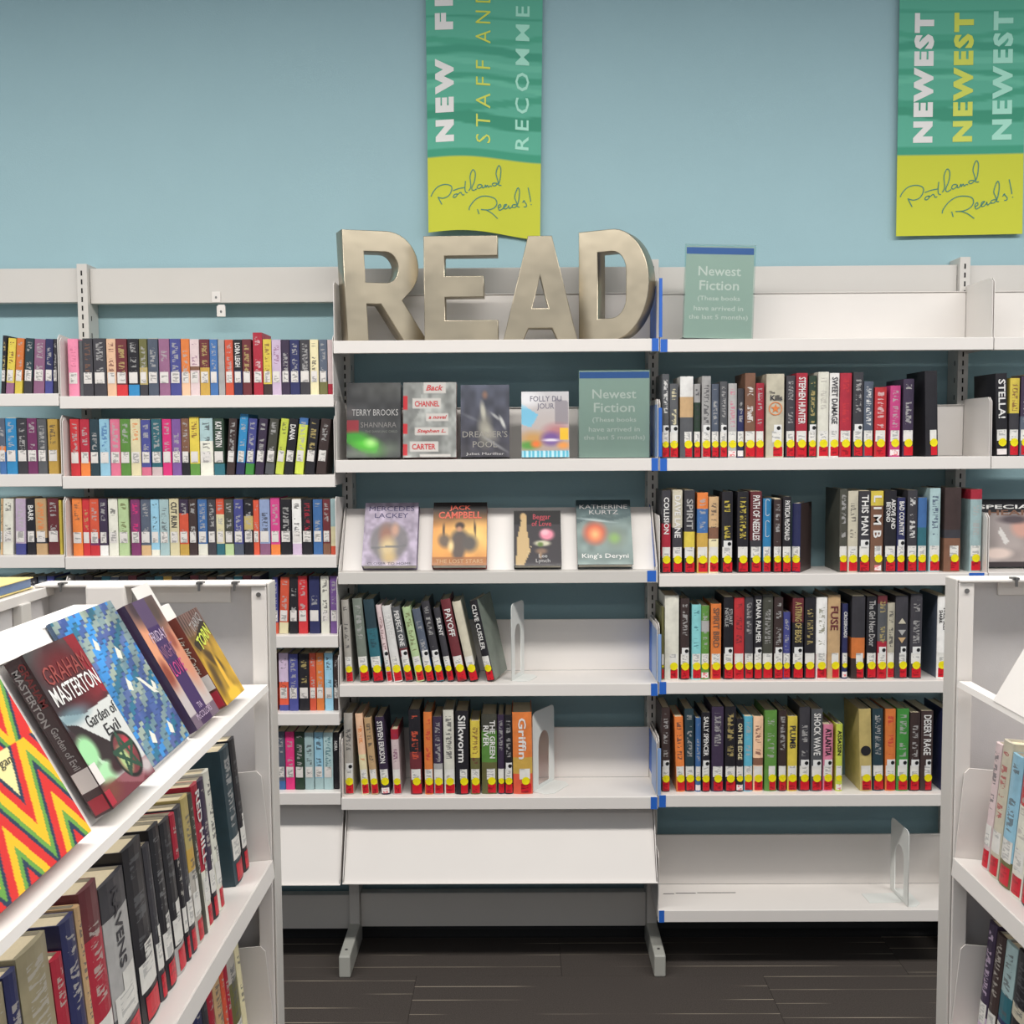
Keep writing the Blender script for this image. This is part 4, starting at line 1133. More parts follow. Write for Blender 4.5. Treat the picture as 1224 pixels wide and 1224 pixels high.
A.blob(.5, .60, .16, .16, (90, 82, 78), .3); A.blob(.48, .75, .12, .2, (96, 84, 78), .3); A.blob(.5, .38, .085, .06, (70, 56, 50), .3); A.blob(.49, .43, .05, .04, (190, 140, 110), .4); A.blob(.22, .62, .12, .10, (100, 90, 84), .4, .9, .6); A.blob(.68, .66, .14, .13, (92, 86, 82), .4); A.blob(.78, .42, .02, .12, (80, 70, 60), .4, 1, -.1); A.blob(.2, .44, .02, .1, (80, 70, 60), .4); A.blob(.34, .7, .05, .08, (240, 210, 150), .6)
A.mix((A.Y > .88) * .75, (150, 96, 60))
o, W, H = place_face(514.5, 580.5, 600.5, ZM[3] + .002, 2.946, TB, .03, A, (120, 40, 30), 'orange book with an armoured figure, second on the sloped display shelf', g3)
text_obj('cover_title', 'JACK', ink('rorange'), o, .0, H * .90, -.0012, width=W * .4, height=H * .09, bold=.02)
text_obj('cover_title', 'CAMPBELL', ink('rorange'), o, .0, H * .79, -.0012, width=W * .8, height=H * .11, bold=.02)
text_obj('cover_title', 'THE LOST STARS', ink('tan'), o, 0, H * .06, -.0012, width=W * .86, height=H * .06)
A = Art(40, 54, (54, 50, 54)); A.mix((A.Y < .25) * 1.0, (22, 20, 22)); A.blob(.20, .12, .07, .08, (196, 164, 116), .15); A.poly([(.17, .15), (.26, .15), (.26, .3), (.32, .55), (.34, .75), (.2, 1), (.04, 1), (.07, .5)], (196, 168, 122)); A.poly([(.39, .60), (.2, .98), (.3, .76)], (210, 190, 150)); A.blob(.70, .44, .15, .10, (232, 140, 160), .3); A.blob(.66, .40, .08, .05, (240, 180, 190), .4); A.blob(.6, .60, .17, .05, (200, 196, 170), .3); A.blob(.56, .62, .06, .04, (96, 120, 60), .4); A.blob(.58, .74, .12, .05, (130, 104, 86), .4); A.blob(.56, .82, .03, .06, (160, 130, 100), .4)
o, W, H = place_face(613.5, 671, 610.5, ZM[3] + .002, 2.950, TB, .024, A, (30, 28, 30), 'black paperback with a pink rose and pale arm, third on the sloped shelf', g3)
text_obj('cover_title', 'Beggar\nof Love', ink('crimson'), o, .012, H * .82, -.0012, width=W * .42, height=H * .22, bold=.01)
text_obj('cover_title', 'Lee\nLynch', ink('lgrey'), o, .015, H * .12, -.0012, width=W * .3, height=H * .17, bold=.01)
A = Art(44, 60, (110, 130, 130)); A.grad((50, 70, 74), (126, 142, 138), .1, .4); A.mottle(8, .12, 5); A.poly([(0, .3), (.3, .22), (.6, .28), (1, .2), (1, .26), (.6, .34), (.3, .27), (0, .38)], (70, 88, 90), .7); A.blob(.33, .52, .2, .16, (206, 96, 70), .35); A.blob(.33, .54, .09, .08, (240, 180, 120), .8); A.blob(.68, .60, .09, .07, (140, 190, 90), .6); A.blob(.7, .6, .2, .16, (130, 140, 120), .3, .4); A.blob(.35, .32, .3, .015, (190, 204, 204), .6, .8, .1)
o, W, H = place_face(690.5, 757.5, 597.5, ZM[3] + .002, 2.946, TB, .03, A, (40, 56, 60), 'teal grey hardcover with a glowing orange orb, rightmost on the sloped shelf', g3)
text_obj('cover_title', 'KATHERINE\nKURTZ', ink('lgrey'), o, 0, H * .845, -.0012, width=W * .88, height=H * .15, bold=.005)
text_obj('cover_title', "King's Deryni", ink('white'), o, 0, H * .12, -.0012, width=W * .84, height=H * .09, bold=.005)
# face-out DVD-like book at far right third shelf
A = Art(50, 60, (150, 140, 138)); A.grad((150, 142, 140), (176, 164, 160)); A.mottle(6, .12, 3); A.mix((A.Y < .20) * 1.0, (34, 34, 38)); A.blob(.62, .42, .16, .15, (206, 160, 146), .3); A.blob(.5, .30, .2, .06, (90, 80, 84), .4); A.poly([(.3, .4), (.42, .62), (.36, .68), (.28, .5)], (220, 216, 212)); A.blob(.25, .8, .2, .08, (226, 206, 196), .3); A.mix((A.Y > .93) * 1.0, (60, 52, 54)); A.mix((A.X < .12) * (A.Y > .2) * .8, (150, 144, 142))
o, W, H = place_face(1174, 1262, 596.5, ZQ[3] + .001, 2.998, 8, .03, A, (40, 40, 44), 'face-out book with a pale portrait cut by the right edge of the photo', 'face-out book at the far right')
text_obj('cover_title', 'SPECIAL', ink('white'), o, -W * .08, H * .885, -.0012, width=W * .82, height=H * .06, bold=.02)
text_obj('cover_title', 'HEART', ink('brown'), o, .002, H * .80, -.0012, width=W * .72, height=H * .075, bold=.02)
# ================================================================== BANNERS
def banner(px0t, px1t, px0b, px1b, pyb, label, wave, texts, pysplit, script_off):
    Y = 3.17
    at = P(px0t, 0, Y); bt = P(px1t, 0, Y); zb = P((px0b + px1b) / 2, pyb, Y).z; ztop = 3.05
    ab = P(px0b, pyb, Y); bb = P(px1b, pyb, Y)
    xc = (at.x + bt.x + ab.x + bb.x) / 4; Wt = bt.x - at.x; Wb = bb.x - ab.x; H = ztop - zb
    sh = ((ab.x + bb.x) - (at.x + bt.x)) / 2
    def fn(x, y, z):
        u = x / Wt; t = 1 - z / H                      # t: 0 top .. 1 bottom
        ww = Wt + (Wb - Wt) * t; dz = 0.0; dy = -0.004
        dx = sh * (t - 0.5)
        if wave:
            dy -= (0.010 + 0.012 * math.sin((u + 0.5) * 5.2 + 0.6)) * t
            dz = 0.010 * math.sin((u + 0.5) * 4.4 - 0.2) * 1.0 * t - 0.016 * (u + .1) * t
        else: dz = 0.004 * u * t; dy -= 0.003 * (1 - math.cos(u * 3)) 
        return (u * ww + dx, dy + y, z + dz)
    asp = H / Wt
    A = Art(60, 150, (96, 178, 152))
    kz = (P(0, pysplit, Y).z - zb) / H
    Yp = A.Y * H; X = A.X
    # wavy darker and lighter bands measured up from the yellow block
    up_ = (1 - A.Y - kz) * H                           # metres above the split
    for (c0, hw, am, ph, cc, k) in ((.012, .014, .0, 0, (70, 158, 128), 1), (.125, .022, .018, 2.4, (66, 150, 122), 1), (.165, .012, .02, 4.0, (74, 160, 132), 1), (.235, .010, .004, 1.0, (74, 160, 132), 1), (.305, .014, .012, .5, (72, 156, 130), 1), (.35, .010, .014, 3.3, (80, 166, 138), 1), (.41, .005, .003, 2, (76, 160, 134), 1), (.475, .006, .004, 0, (70, 156, 128), 1), (.205, .009, .02, .2, (108, 190, 162), .8), (.28, .01, .012, 2.0, (110, 190, 164), .8)):
        A.mix(np.clip((hw - abs(up_ - c0 - am * np.sin(X * 3.2 + ph))) / .003, 0, 1) * k, cc)
    A.mix((up_ < 0) * 1.0, (200, 204, 64))
    me = A.mesh(Wt, H, 0.0, fn); me.materials.clear(); me.materials.append(M['cloth'])
    o = bpy.data.objects.new('banner', me); COL.objects.link(o); o.location = (xc, Y, zb); tag(o, label, 'banner')
    sm = o.modifiers.new('t', 'SOLIDIFY'); sm.thickness = 0.0012; sm.offset = 1
    for (s_, col, x, za, hh, ln, bold, sp_) in texts:
        text_obj('banner_text', s_, ink(col), o, x * Wt, za * H if False else za, -0.0022, width=ln, height=hh, bold=bold, rot=90, space=sp_, fn=lambda X_, Z_: fn(X_, -0.0022, Z_), res=2)
    # cursive script as swept strokes
    raw = [[(90,385),(110,350),(160,305),(230,290),(290,305),(300,340),(270,390),(215,410),(165,400)], [(160,395),(185,440),(200,465)],
     [(350,378),(325,385),(314,405),(332,408),(352,392),(350,378),(362,382),(385,366),(396,372),(408,390),(425,384)], [(312,350),(370,332),(432,322)],
     [(437,265),(431,330),(438,362),(458,368)],
     [(470,350),(490,310),(483,220),(510,162),(535,190),(527,260),(500,325),(515,345),(548,328)],
     [(598,288),(568,290),(553,314),(570,325),(600,303),(602,290),(606,314),(624,308),(636,286),(641,306),(656,286),(666,302),(682,290),(700,292)],
     [(752,258),(716,260),(706,276),(726,284),(756,262),(762,240),(742,170),(768,100),(790,130),(782,220),(766,268),(796,270)],
     [(472,522),(480,490),(530,430),(600,390),(680,384),(738,400),(750,440),(720,480),(660,504),(590,508)], [(556,508),(572,552)], [(640,506),(700,528),(760,568)],
     [(765,472),(790,456),(784,438),(765,458),(774,490),(800,480),(820,462),(850,430),(826,438),(820,464),(840,470),(866,448),(868,434),(876,460),(892,450),(908,440)],
     [(945,416),(912,424),(906,442),(930,444),(952,424),(950,400),(930,350),(960,270),(978,300),(970,380),(956,428),(978,434)],
     [(1010,392),(1024,372),(1030,384),(1048,402),(1046,422),(1022,426)], [(1064,255),(1086,345),(1090,376)], [(1096,396),(1099,404)]]
    strokes = [[((x_ - 60) / 1130, (y_ - 45) / 655) for x_, y_ in st_] for st_ in raw]
    sm_ = MB(); HB = kz * H
    for st_ in strokes:
        pts = []
        n = len(st_)
        for i in range(n - 1):   # catmull-rom
            p0, p1, p2, p3 = st_[max(0, i - 1)], st_[i], st_[i + 1], st_[min(n - 1, i + 2)]
            for k in range(5):
                t = k / 5
                pts.append(tuple(0.5 * ((2 * p1[d]) + (-p0[d] + p2[d]) * t + (2 * p0[d] - 5 * p1[d] + 4 * p2[d] - p3[d]) * t * t + (-p0[d] + 3 * p1[d] - 3 * p2[d] + p3[d]) * t ** 3) for d in (0, 1)))
        pts.append(st_[-1])
        q = [((u - .5) * Wt, HB * (1 - v)) for u, v in pts]
        for i in range(len(q)):
            a_ = q[max(0, i - 1)]; b_ = q[min(len(q) - 1, i + 1)]; dx, dz = b_[0] - a_[0], b_[1] - a_[1]; l = math.hypot(dx, dz) or 1
            nx_, nz_ = -dz / l * .0015, dx / l * .0015
            sm_.v += [fn(q[i][0] + nx_, -.0022, q[i][1] + nz_), fn(q[i][0] - nx_, -.0022, q[i][1] - nz_)]
            if i: b0 = len(sm_.v); sm_.f.append((b0 - 4, b0 - 3, b0 - 1, b0 - 2))
    ob('banner_script', sm_, ink('teal2'), o)
    return o
PAL['teal2'] = ((50, 124, 104), 'teal')
def zup(py): return P(0, py, 3.17).z
def ztx(o_bot, py0, py1): return None
zb1 = P(579, 282, 3.17).z; zb2 = P(1146, 280, 3.17).z
def T(s_, col, xf, py0, py1, zb, hh, bold, sp=1.2):
    z0, z1 = P(600, py1, 3.17).z - zb, P(600, py0, 3.17).z - zb
    return (s_, col, xf, (z0 + z1) / 2, hh, z1 - z0, bold, sp)
PAL['mint'] = ((160, 222, 200), 'mint'); PAL['byel'] = ((206, 214, 74), 'yellow')
banner(509, 650, 513, 645.5, 281, 'green and yellow hanging banner above the big E and A, bottom edge curling', True,
       [T('NEW', 'white', -.345, 74, 174.5, zb1, .056, .07, 1.5), T('FICTION', 'white', -.345, -178, 39, zb1, .056, .07, 1.5),
        T('STAFF', 'byel', -.01, 76, 175, zb1, .044, -.004, 1.5), T('AND', 'byel', -.01, -9, 55, zb1, .044, -.004, 1.5), T('RECOMMENDED', 'mint', .33, -97, 178, zb1, .042, .012, 1.4)], 197, 0)
banner(1074, 1224, 1070, 1220.5, 281.5, 'flat green and yellow banner hanging at the upper right of the wall', False,
       [T('NEWEST', 'white', -.30, 20, 174, zb2, .058, .065, 1.27), T('NEWEST', 'byel', .015, 20, 173.5, zb2, .058, .055, 1.27), T('NEWEST', 'mint', .325, 19, 172, zb2, .058, .05, 1.27)], 195, 0)
# ================================================================== FOREGROUND RANGES
AL = 0.485; AS = 0.875                     # slope of the display panels (per unit length: sideways, upward)
XF = {-1: -0.466, 1: 0.800}
FOS = {-1: 0.030, 1: -0.006}
FO = 0.030                                 # foot of the sloped panel behind the lip                # aisle faces
YE = 1.95; ZTOP = 1.283
for s in (-1, 1):
    side = 'left' if s < 0 else 'right'
    xf = XF[s]; D = 0.43
    r = empty('range_end_panel', (xf, YE, 0)); tag(r, 'white steel end panel closing the near %s book range' % side, 'end panel', 'end panels of the near ranges')
    def bx(x0, y0, z0, x1, y1, z1):   # x measured inward from the aisle face
        a, b = s * x0, s * x1
        return (min(a, b), y0 - YE, z0, max(a, b), y1 - YE, z1)
    ob('panel', MB().box(*bx(0.030, YE - 0.006, 0, D, YE, ZTOP - 0.006)), M['panel'], r)
    ob('corner_post', MB().box(*bx(0.003, YE - 0.042, 0, 0.031, YE + 0.008, ZTOP - 0.006)), M['white'], r, 0.002)
    ob('edge_strip', MB().box(*bx(-0.002, YE - 0.040, 0, 0.0025, YE + 0.010, ZTOP)), M['beige'], r, 0.002)
    ob('cap', MB().box(*bx(0.003, YE - 0.045, ZTOP - 0.0055, D, YE + 0.012, ZTOP)), M['white'], r, 0.0015)
    ob('screw', MB().prism([(s * (0.017 + .0045 * math.cos(i * math.pi / 5)), ZTOP - 0.021 + .0045 * math.sin(i * math.pi / 5)) for i in range(10)], -0.0440, -0.0425, 'y'), M['steel'], r)
    if s < 0:
        ob('sign_pocket', MB().box(*bx(0.078, YE - 0.010, ZTOP - 0.040, 0.255, YE - 0.0062, ZTOP - 0.007)), M['white'], r, 0.001)
        ob('bracket_block', MB().box(*bx(0.262, YE - 0.05, ZTOP - 0.07, 0.335, YE - 0.0062, ZTOP - 0.001)), M['white'], r, 0.006, 3)
        cl = (0.06, 0.125, 0.38)
    else:
        ob('sign_pocket', MB().box(*bx(0.088, YE - 0.012, ZTOP - 0.034, 0.30, YE - 0.0062, ZTOP - 0.007)), M['white'], r, 0.001); cl = (0.105, 0.3)
    for c in cl:
        ob('cap_clip', MB().box(*bx(c - .006, YE - .0462, ZTOP - .001, c + .006, YE - .03, ZTOP + .003)).box(*bx(c - .002, YE - .049, ZTOP - .013, c + .002, YE - .0462, ZTOP + .003)), M['steel'], r)
    # centre divider and its upright
    dv = empty('range_divider', (xf + s * 0.425, 1.0, 0)); tag(dv, 'grey steel centre divider behind the near %s shelves' % side, 'divider', 'centre dividers of the near ranges')
    ob('panel', MB().box(-0.004, -0.75, 0, 0.004, YE - 1.0 - 0.0065, 1.262), M['panel'], dv)
    ob('upright_post', MB().box(min(-s * 0.022, -s * 0.0045), 0.80, 0, max(-s * 0.022, -s * 0.0045), 0.835, 1.262), M['beige'], dv, 0.002)
    if s < 0:
        tp = empty('range_top_shelf', (xf - 0.412, 1.0, 1.263)); tag(tp, 'white top ledge of the near left range carrying a flat yellow book', 'shelf')
        ob('ledge', MB().box(-0.34, -0.75, 0.001, 0, 0.94, 0.0135), M['white'], tp, 0.0015)
        ob('ledge_lip', MB().box(0.0003, -0.75, -0.003, 0.0035, 0.94, 0.0148), M['white'], tp, 0.001)
    # shelves: boards tilt back a little
    TL = math.radians(5.3)
    for k, z in ((0, 0.764), (1, 0.428)):
        sh = empty('shelf', (xf, 1.05, z)); tag(sh, 'white steel shelf of the near %s range, %s' % (side, 'directly below the sloped display' if k == 0 else 'lowest one in view'), 'shelf', 'shelves of the near ranges')
        sh.rotation_euler = (0, TL * (1 if s > 0 else -1), 0)
        def b2(x0, y0, z0, x1, y1, z1):
            a, b = s * x0, s * x1; return (min(a, b), y0, z0, max(a, b), y1, z1)
        ob('board', MB().box(*b2(0.0, -0.75, -0.034, 0.0022, 0.852, 0.0)).box(*b2(0.0023, -0.75, -0.002, 0.30, 0.852, 0.0)).box(*b2(0.0023, -0.75, -0.034, 0.02, 0.852, -0.032)), M['white'], sh, 0.001)
        ob('end_bracket', MB().prism([(s * 0.004, -0.03), (s * 0.34, -0.03), (s * 0.34, 0.170), (s * 0.012, 0.170), (s * 0.004, 0.160)], 0.853, 0.8555, 'y'), M['white'], sh)
    # sloped display shelf
    zl = 1.094; FO = FOS[s]
    dp = empty('display_shelf', (xf, 1.0, zl)); tag(dp, 'sloped white display shelf on top of the near %s range' % side, 'shelf', 'sloped display shelves of the near ranges')
    def pr(pts, y0, y1): return MB().prism([(s * p, q) for p, q in pts], y0, y1, 'y')
    ob('front_lip', pr([(-0.001, -0.008), (0.001, -0.008), (0.004, 0.0), (0.03 + FO, 0.0), (0.03 + FO, 0.002), (0.002, 0.0025)], -0.75, YE - 1.0 - 0.052), M['white'], dp)
    def slab(L, o0=0.006 + FO, t=0.003): return [(o0, 0.0025), (o0 + AL * L, AS * L), (o0 + AL * L + t, AS * L), (o0 + t, 0.0025)]
    y_end = 0.76 if s < 0 else 0.755
    ob('sloped_panel', pr(slab(0.237), -0.75, 0.53 if s < 0 else y_end), M['white'], dp)
    if s < 0:
        ob('sloped_panel', pr(slab(0.200), 0.531, y_end), M['white'], dp)
        ob('top_flange', pr([(0.006 + FO + AL * .237, AS * .237 + .0002), (0.050 + FO + AL * .237, AS * .237 + .0002), (0.050 + FO + AL * .237, AS * .237 + .0022), (0.006 + FO + AL * .237, AS * .237 + .0022)], -0.75, 0.53), M['white'], dp)
        ob('front_flange', pr([(0.0055 + FO + AL * .237, AS * .237 + .0022), (0.0035 + FO + AL * .237, AS * .237 + .0022), (-0.004 + FO + AL * .225, AS * .225 - .004), (-0.002 + FO + AL * .225, AS * .225 - .004)], -0.75, 0.325), M['white'], dp)
    else:
        ob('top_flange', pr([(0.006 + FO + AL * .237, AS * .237 + .0002), (0.050 + FO + AL * .237, AS * .237 + .0002), (0.050 + FO + AL * .237, AS * .237 + .0022), (0.006 + FO + AL * .237, AS * .237 + .0022)], -0.75, y_end), M['white'], dp)
FO = FOS[-1]
# ------------------------------------------------------------------ books standing in the ranges
def range_books(data, s, z, rowname, group):
    rows = []; TL = math.radians(5.3)
    xs = XF[s] + s * 0.040
    for line in data.strip().split('\n'):
        t = line.split(';'); n = t[0].split(); y0, y1, h = float(n[0]), float(n[1]), float(n[2])
        bl = []
        for q in n[3].split('|'):
            if ':' in q: c, f = q.split(':'); bl.append((float(f), c))
            else: bl.append((1.0, q))
        op = dict(ink=None, f='', t=None, lean=0.0, tc=None)
        for q in n[4:]:
            k, v = q.split('='); op[k] = v
        ic = op['ink'] or ('dgrey' if bl[0][1] in LIGHTC or bl[0][1] in ('black', 'char') else 'greige')
        # local x -> +Y (left range) or -Y (right range); local y -> away from the aisle
        zz = z - 0.040 * math.sin(TL) + 0.0008
        if s < 0: R = Matrix(((0, -1, 0, xs), (1, 0, 0, (y0 + y1) / 2), (0, 0, 1, zz), (0, 0, 0, 1)))
        else: R = Matrix(((0, 1, 0, xs), (-1, 0, 0, (y0 + y1) / 2), (0, 0, 1, zz), (0, 0, 0, 1)))
        R = R @ Matrix.Rotation(-TL, 4, 'X')
        o = book(R, y1 - y0 - 0.001, h, 0.155 if h > 0.215 else 0.135, [(f, PAL[c][0]) for f, c in bl], PAL[ic][0], 'f' if 'N' not in op['f'] else 'n', 'book', t[1].strip() if len(t) > 1 else None, op['tc'], op['f'])
        rows.append((o, bl))
    rows.sort(key=lambda q: q[0].matrix_world.translation.y * -s)
    wd = lambda b: PAL[b[0][1]][1]
    for i, (o, bl) in enumerate(rows):
        REG.append(dict(o=o, c=wd(bl), c2=(PAL[bl[-1][1]][1] if len(bl) > 1 else None), l=wd(rows[i - 1][1]) if i else None, r=wd(rows[i + 1][1]) if i + 1 < len(rows) else None,
                        kind='book', row=rowname, i=i, n=len(rows), op=dict(lean=0)))
        o['category'] = 'book'; o['group'] = group
range_books('''
1.848 1.884 .245 black f=m
1.790 1.845 .243 dteal ink=lgrey
1.691 1.722 .236 ivory f=m ink=char
1.659 1.690 .232 dpurple:.72|black f=m
1.626 1.658 .235 crimson:.6|ivory f=m;RED HILL
1.609 1.625 .228 dolive f=N
1.574 1.608 .232 gold:.35|mustard:.5|greige f=m
1.543 1.573 .228 char f=m
1.522 1.542 .226 crimson:.3|black
1.478 1.521 .228 black:.82|lgrey f=m
1.436 1.477 .236 black f=m ink=grey
1.408 1.435 .222 char f=m
1.340 1.407 .243 black f=m
1.258 1.338 .228 char:.2|lgrey:.75|dgrey f=m tc=char;RAVENS
1.205 1.257 .246 maroon:.25|crimson f=
1.190 1.204 .236 tan:.8|char
1.150 1.189 .234 navy
1.120 1.149 .206 crimson
1.050 1.119 .245 khaki
1.022 1.049 .240 navy
0.985 1.021 .238 khaki'''.replace(' f=\n', '\n'), -1, 0.764, 'upper shelf of near left range', 'books on the near left range, upper shelf')
range_books('''
1.835 1.862 .210 cream f=N
1.785 1.833 .225 greige:.3|olive
1.762 1.784 .205 crimson
1.742 1.761 .208 rorange
1.700 1.741 .215 tan
1.668 1.699 .205 crimson
1.640 1.667 .212 char
1.600 1.639 .218 navy
1.560 1.599 .222 maroon
1.520 1.559 .225 char
1.480 1.519 .230 black
1.440 1.479 .228 dgrey''', -1, 0.428, 'lower shelf of near left range', 'books on the near left range, lower shelf')
range_books('''
1.846 1.872 .232 pinkg ink=dgrey
1.808 1.845 .245 beige ink=crimson
1.764 1.807 .232 sky:.8|olive
1.722 1.763 .240 red:.35|ivory:.7|ivory
1.690 1.721 .235 char
1.655 1.689 .240 teal
1.600 1.654 .240 maroon''', 1, 0.764, 'upper shelf of near right range', 'books on the near right range, upper shelf')
range_books('''
1.848 1.880 .232 dpurple:.75|lilac:.85|white ink=lilac
1.812 1.847 .226 dbrown:.8|pinkg
1.768 1.811 .228 pteal:.4|teal:.6|navy
1.715 1.767 .235 black:.4|beige:.5|black
1.660 1.714 .235 dbrown:.4|beige:.6|maroon
1.610 1.659 .235 black''', 1, 0.428, 'lower shelf of near right range', 'books on the near right range, lower shelf')
# ------------------------------------------------------------------ face-out books on the sloped display
def slope_book(y0, y1, H, T, art, spine, label, lift=0.0, off=0.0, roll=0):
    """front cover between y0 (near) and y1 (far) on the left range"""
    n = Vector((AS, 0, AL)).normalized(); upv = Vector((-AL, 0, AS)).normalized()
    base = Vector((XF[-1] - 0.006 - FO, 0, 1.094 + 0.003)) + n * (T + 0.0012 + off) + upv * (0.004 + lift)
    c = base + Vector((0, (y0 + y1) / 2, 0))
    # local x->+Y, y->-n, z->up
    R = Matrix(((0, -n.x, upv.x, c.x), (1, 0, 0, c.y), (0, -n.z, upv.z, c.z), (0, 0, 0, 1)))
    if roll: R = R @ Matrix.Rotation(math.radians(roll), 4, 'Y')
    return face_book(R, y1 - y0, H, T, art, spine, label, 'face-out books on the near left display')
# zigzag quilt book
A = Art(110, 140, (240, 226, 160)); W_, H_ = .20, .230
def tri(x, y): return None
per = .52
def zig(off, x):
    q = ((x / per + off) % 1.0); return abs(q - .5) * 2
X, Y = A.X, A.Y
cols = [(214, 52, 50), (246, 186, 44), (106, 160, 74), (44, 62, 84)]
def flames(y0, y1, off, amp, m0):
    z = Y + amp * zig(off, X) - y0
    seq = ((.0, 3), (.05, 0), (.15, 1), (.27, 2), (.33, 3), (.38, 0), (.50, 1), (.60, 2), (.66, 3), (.71, 0), (.9, 1), (1.1, 2))
    for k in range(len(seq)):
        a_ = seq[k][0]; b_ = seq[k + 1][0] if k + 1 < len(seq) else 9
        A.mix(((z >= a_) & (z < b_) & m0) * 1.0, cols[seq[k][1]])
top = Y < .44
flames(-.10, 0, .0, .46, top)
A.mix(((Y > .10) & (Y < .40) & (X < .50) & (zig(.0, X) * .4 + Y < .50)) * 1.0, (240, 226, 160))
flames(.66, 0, .35, .44, ~top)
A.mix(((Y >= .44) & (Y < .50) & (X < .62)) * 1.0, (240, 226, 160))
o = slope_book(.932, 1.136, H_, .014, A, (214, 52, 50), 'big colourful book with zigzag red, green and yellow pattern on the near display', lift=-.003, off=.010)
text_obj('cover_title', 'Glen Morgan', ink('dolive'), o, -.010, H_ * .50, -.0012, width=.10, height=.013)
# dark thriller with pentagram
A = Art(90, 130, (60, 58, 60)); A.grad((66, 66, 66), (60, 46, 50), 0, .4); A.mottle(7, .18, 3)
A.poly([(.78, 0), (1, 0), (1, .42), (.92, .40)], (150, 36, 48), .9); A.blob(.5, .14, .35, .12, (110, 30, 36), .6, .8); A.blob(.8, .36, .2, .08, (150, 44, 52), .5, .8); A.blob(.55, .38, .25, .08, (96, 34, 40), .5, .7)
A.poly([(.0, .40), (.4, .46), (1, .44), (1, .90), (.7, 1), (.3, .9)], (206, 208, 204)); A.blob(.2, .44, .3, .05, (110, 140, 150), .5, .8)
A.poly([(.02, .46), (.2, .50), (.55, .68), (.62, .80), (.45, .84), (.25, .74)], (50, 40, 42)); A.blob(.12, .66, .16, .10, (160, 216, 160), .25); A.blob(.22, .82, .18, .07, (170, 220, 170), .25); A.blob(.45, .82, .14, .05, (60, 40, 44), .4)
A.mix((Y[:1, :1] * 0 + (A.Y > .88)) * .8, (130, 60, 70)); A.blob(.1, .92, .2, .06, (120, 70, 60), .5); A.blob(.92, .93, .12, .05, (190, 180, 180), .5)
cx, cy, rx, ry = .70, .80, .235, .155
A.blob(cx, cy, rx, ry, (34, 36, 36), .03); A.blob(cx, cy, rx * .84, ry * .84, (120, 60, 64), .03); A.blob(cx - .08, cy + .02, .1, .08, (170, 190, 130), .3); A.blob(cx + .1, cy - .04, .07, .06, (190, 60, 76), .3)
pts = [(cx + rx * .88 * math.sin(i * 4 * math.pi / 5), cy - ry * .88 * math.cos(i * 4 * math.pi / 5)) for i in range(5)]
for i in range(5):
    (xa, ya), (xb, yb) = pts[i], pts[(i + 1) % 5]
    dx, dy = xb - xa, yb - ya; L2 = dx * dx + dy * dy; t = np.clip(((A.X - xa) * dx + (A.Y - ya) * dy) / L2, 0, 1)
    d = np.sqrt((A.X - xa - t * dx) ** 2 + ((A.Y - ya - t * dy) * 1.4) ** 2); A.mix((d < .022) * 1.0, (50, 80, 64))
o = slope_book(1.190, 1.330, .208, .024, A, (58, 38, 42), 'dark hardcover with a pentagram, leaning on the near display before the blue book', off=.006)
W, H = .140, .208
text_obj('cover_title', 'GRAHAM', ink((150, 70, 66)), o, .004, H * .825, -.0012, width=W * .82, height=H * .115, bold=.0)
text_obj('cover_title', 'MASTERTON', ink('white'), o, .002, H * .70, -.0012, width=W * .90, height=H * .115, bold=.012)
text_obj('cover_title', 'Garden of', ink('black'), o, .022, H * .485, -.0012, width=W * .62, height=H * .075, bold=.0)
text_obj('cover_title', 'Evil', ink('black'), o, .030, H * .385, -.0012, width=W * .28, height=H * .075, bold=.0)
def on_spine(x, z): return (-W / 2 - 0.0008, 0.012 - x, z)
text_obj('spine_title', 'GRAHAM', ink((130, 50, 50)), o, .005, H * .82, 0, width=H * .28, height=.009, rot=-90, bold=.02, fn=on_spine)
text_obj('spine_title', 'MASTERTON', ink('lgrey'), o, -.005, H * .76, 0, width=H * .36, height=.009, rot=-90, bold=.02, fn=on_spine)
text_obj('spine_title', 'Garden of Evil', ink('lgrey'), o, .000, H * .425, 0, width=H * .27, height=.009, rot=-90, bold=.01, fn=on_spine)
ob('spine_label', MB().box(-W / 2 - .0008, .001, .032, -W / 2 - .0001, .023, .058), M['white'], o)
ob('spine_label', MB().box(-W / 2 - .0002, -.0010, .032, -W / 2 + .016, -.0006, .058), M['white'], o)
ob('red_sticker', MB().box(-W / 2 - .0008, .002, .003, -W / 2 - .0001, .022, .022), ink('crimson'), o)
ob('red_sticker', MB().box(-W / 2 - .0002, -.0010, .003, -W / 2 + .014, -.0006, .022), ink('crimson'), o)
# blue interlocking pattern
A = Art(170, 210, (96, 120, 150)); rs = np.random.RandomState(4)
pal = np.array([(140, 156, 150), (74, 96, 150), (60, 130, 190), (90, 110, 160), (150, 164, 152), (52, 112, 140), (110, 140, 150), (64, 84, 140), (126, 146, 148), (66, 140, 206), (84, 98, 150), (60, 110, 130)], float)
nu, nv = 9, 13
u = A.X * nu + 0.35 * np.floor(A.Y * nv); v = A.Y * nv
iu = np.floor(u).astype(int); iv = np.floor(v).astype(int); fu = u - iu; fv = v - iv
sh_ = ((fu > .5) & (fv > .62)); iv2 = iv + sh_; sh2 = ((fu < .35) & (fv < .25)); iv2 = iv2 - sh2
idx = (iu * 7 + iv2 * 13 + (iu * iv2) % 5) % 12
A.a = pal[idx]; edge = ((fv > .56) & (fv < .70) & (fu > .5)) | ((fv > .9) & (fu <= .5)); A.mix(edge * .45, (34, 50, 70)); A.mottle(7, .12, 9)
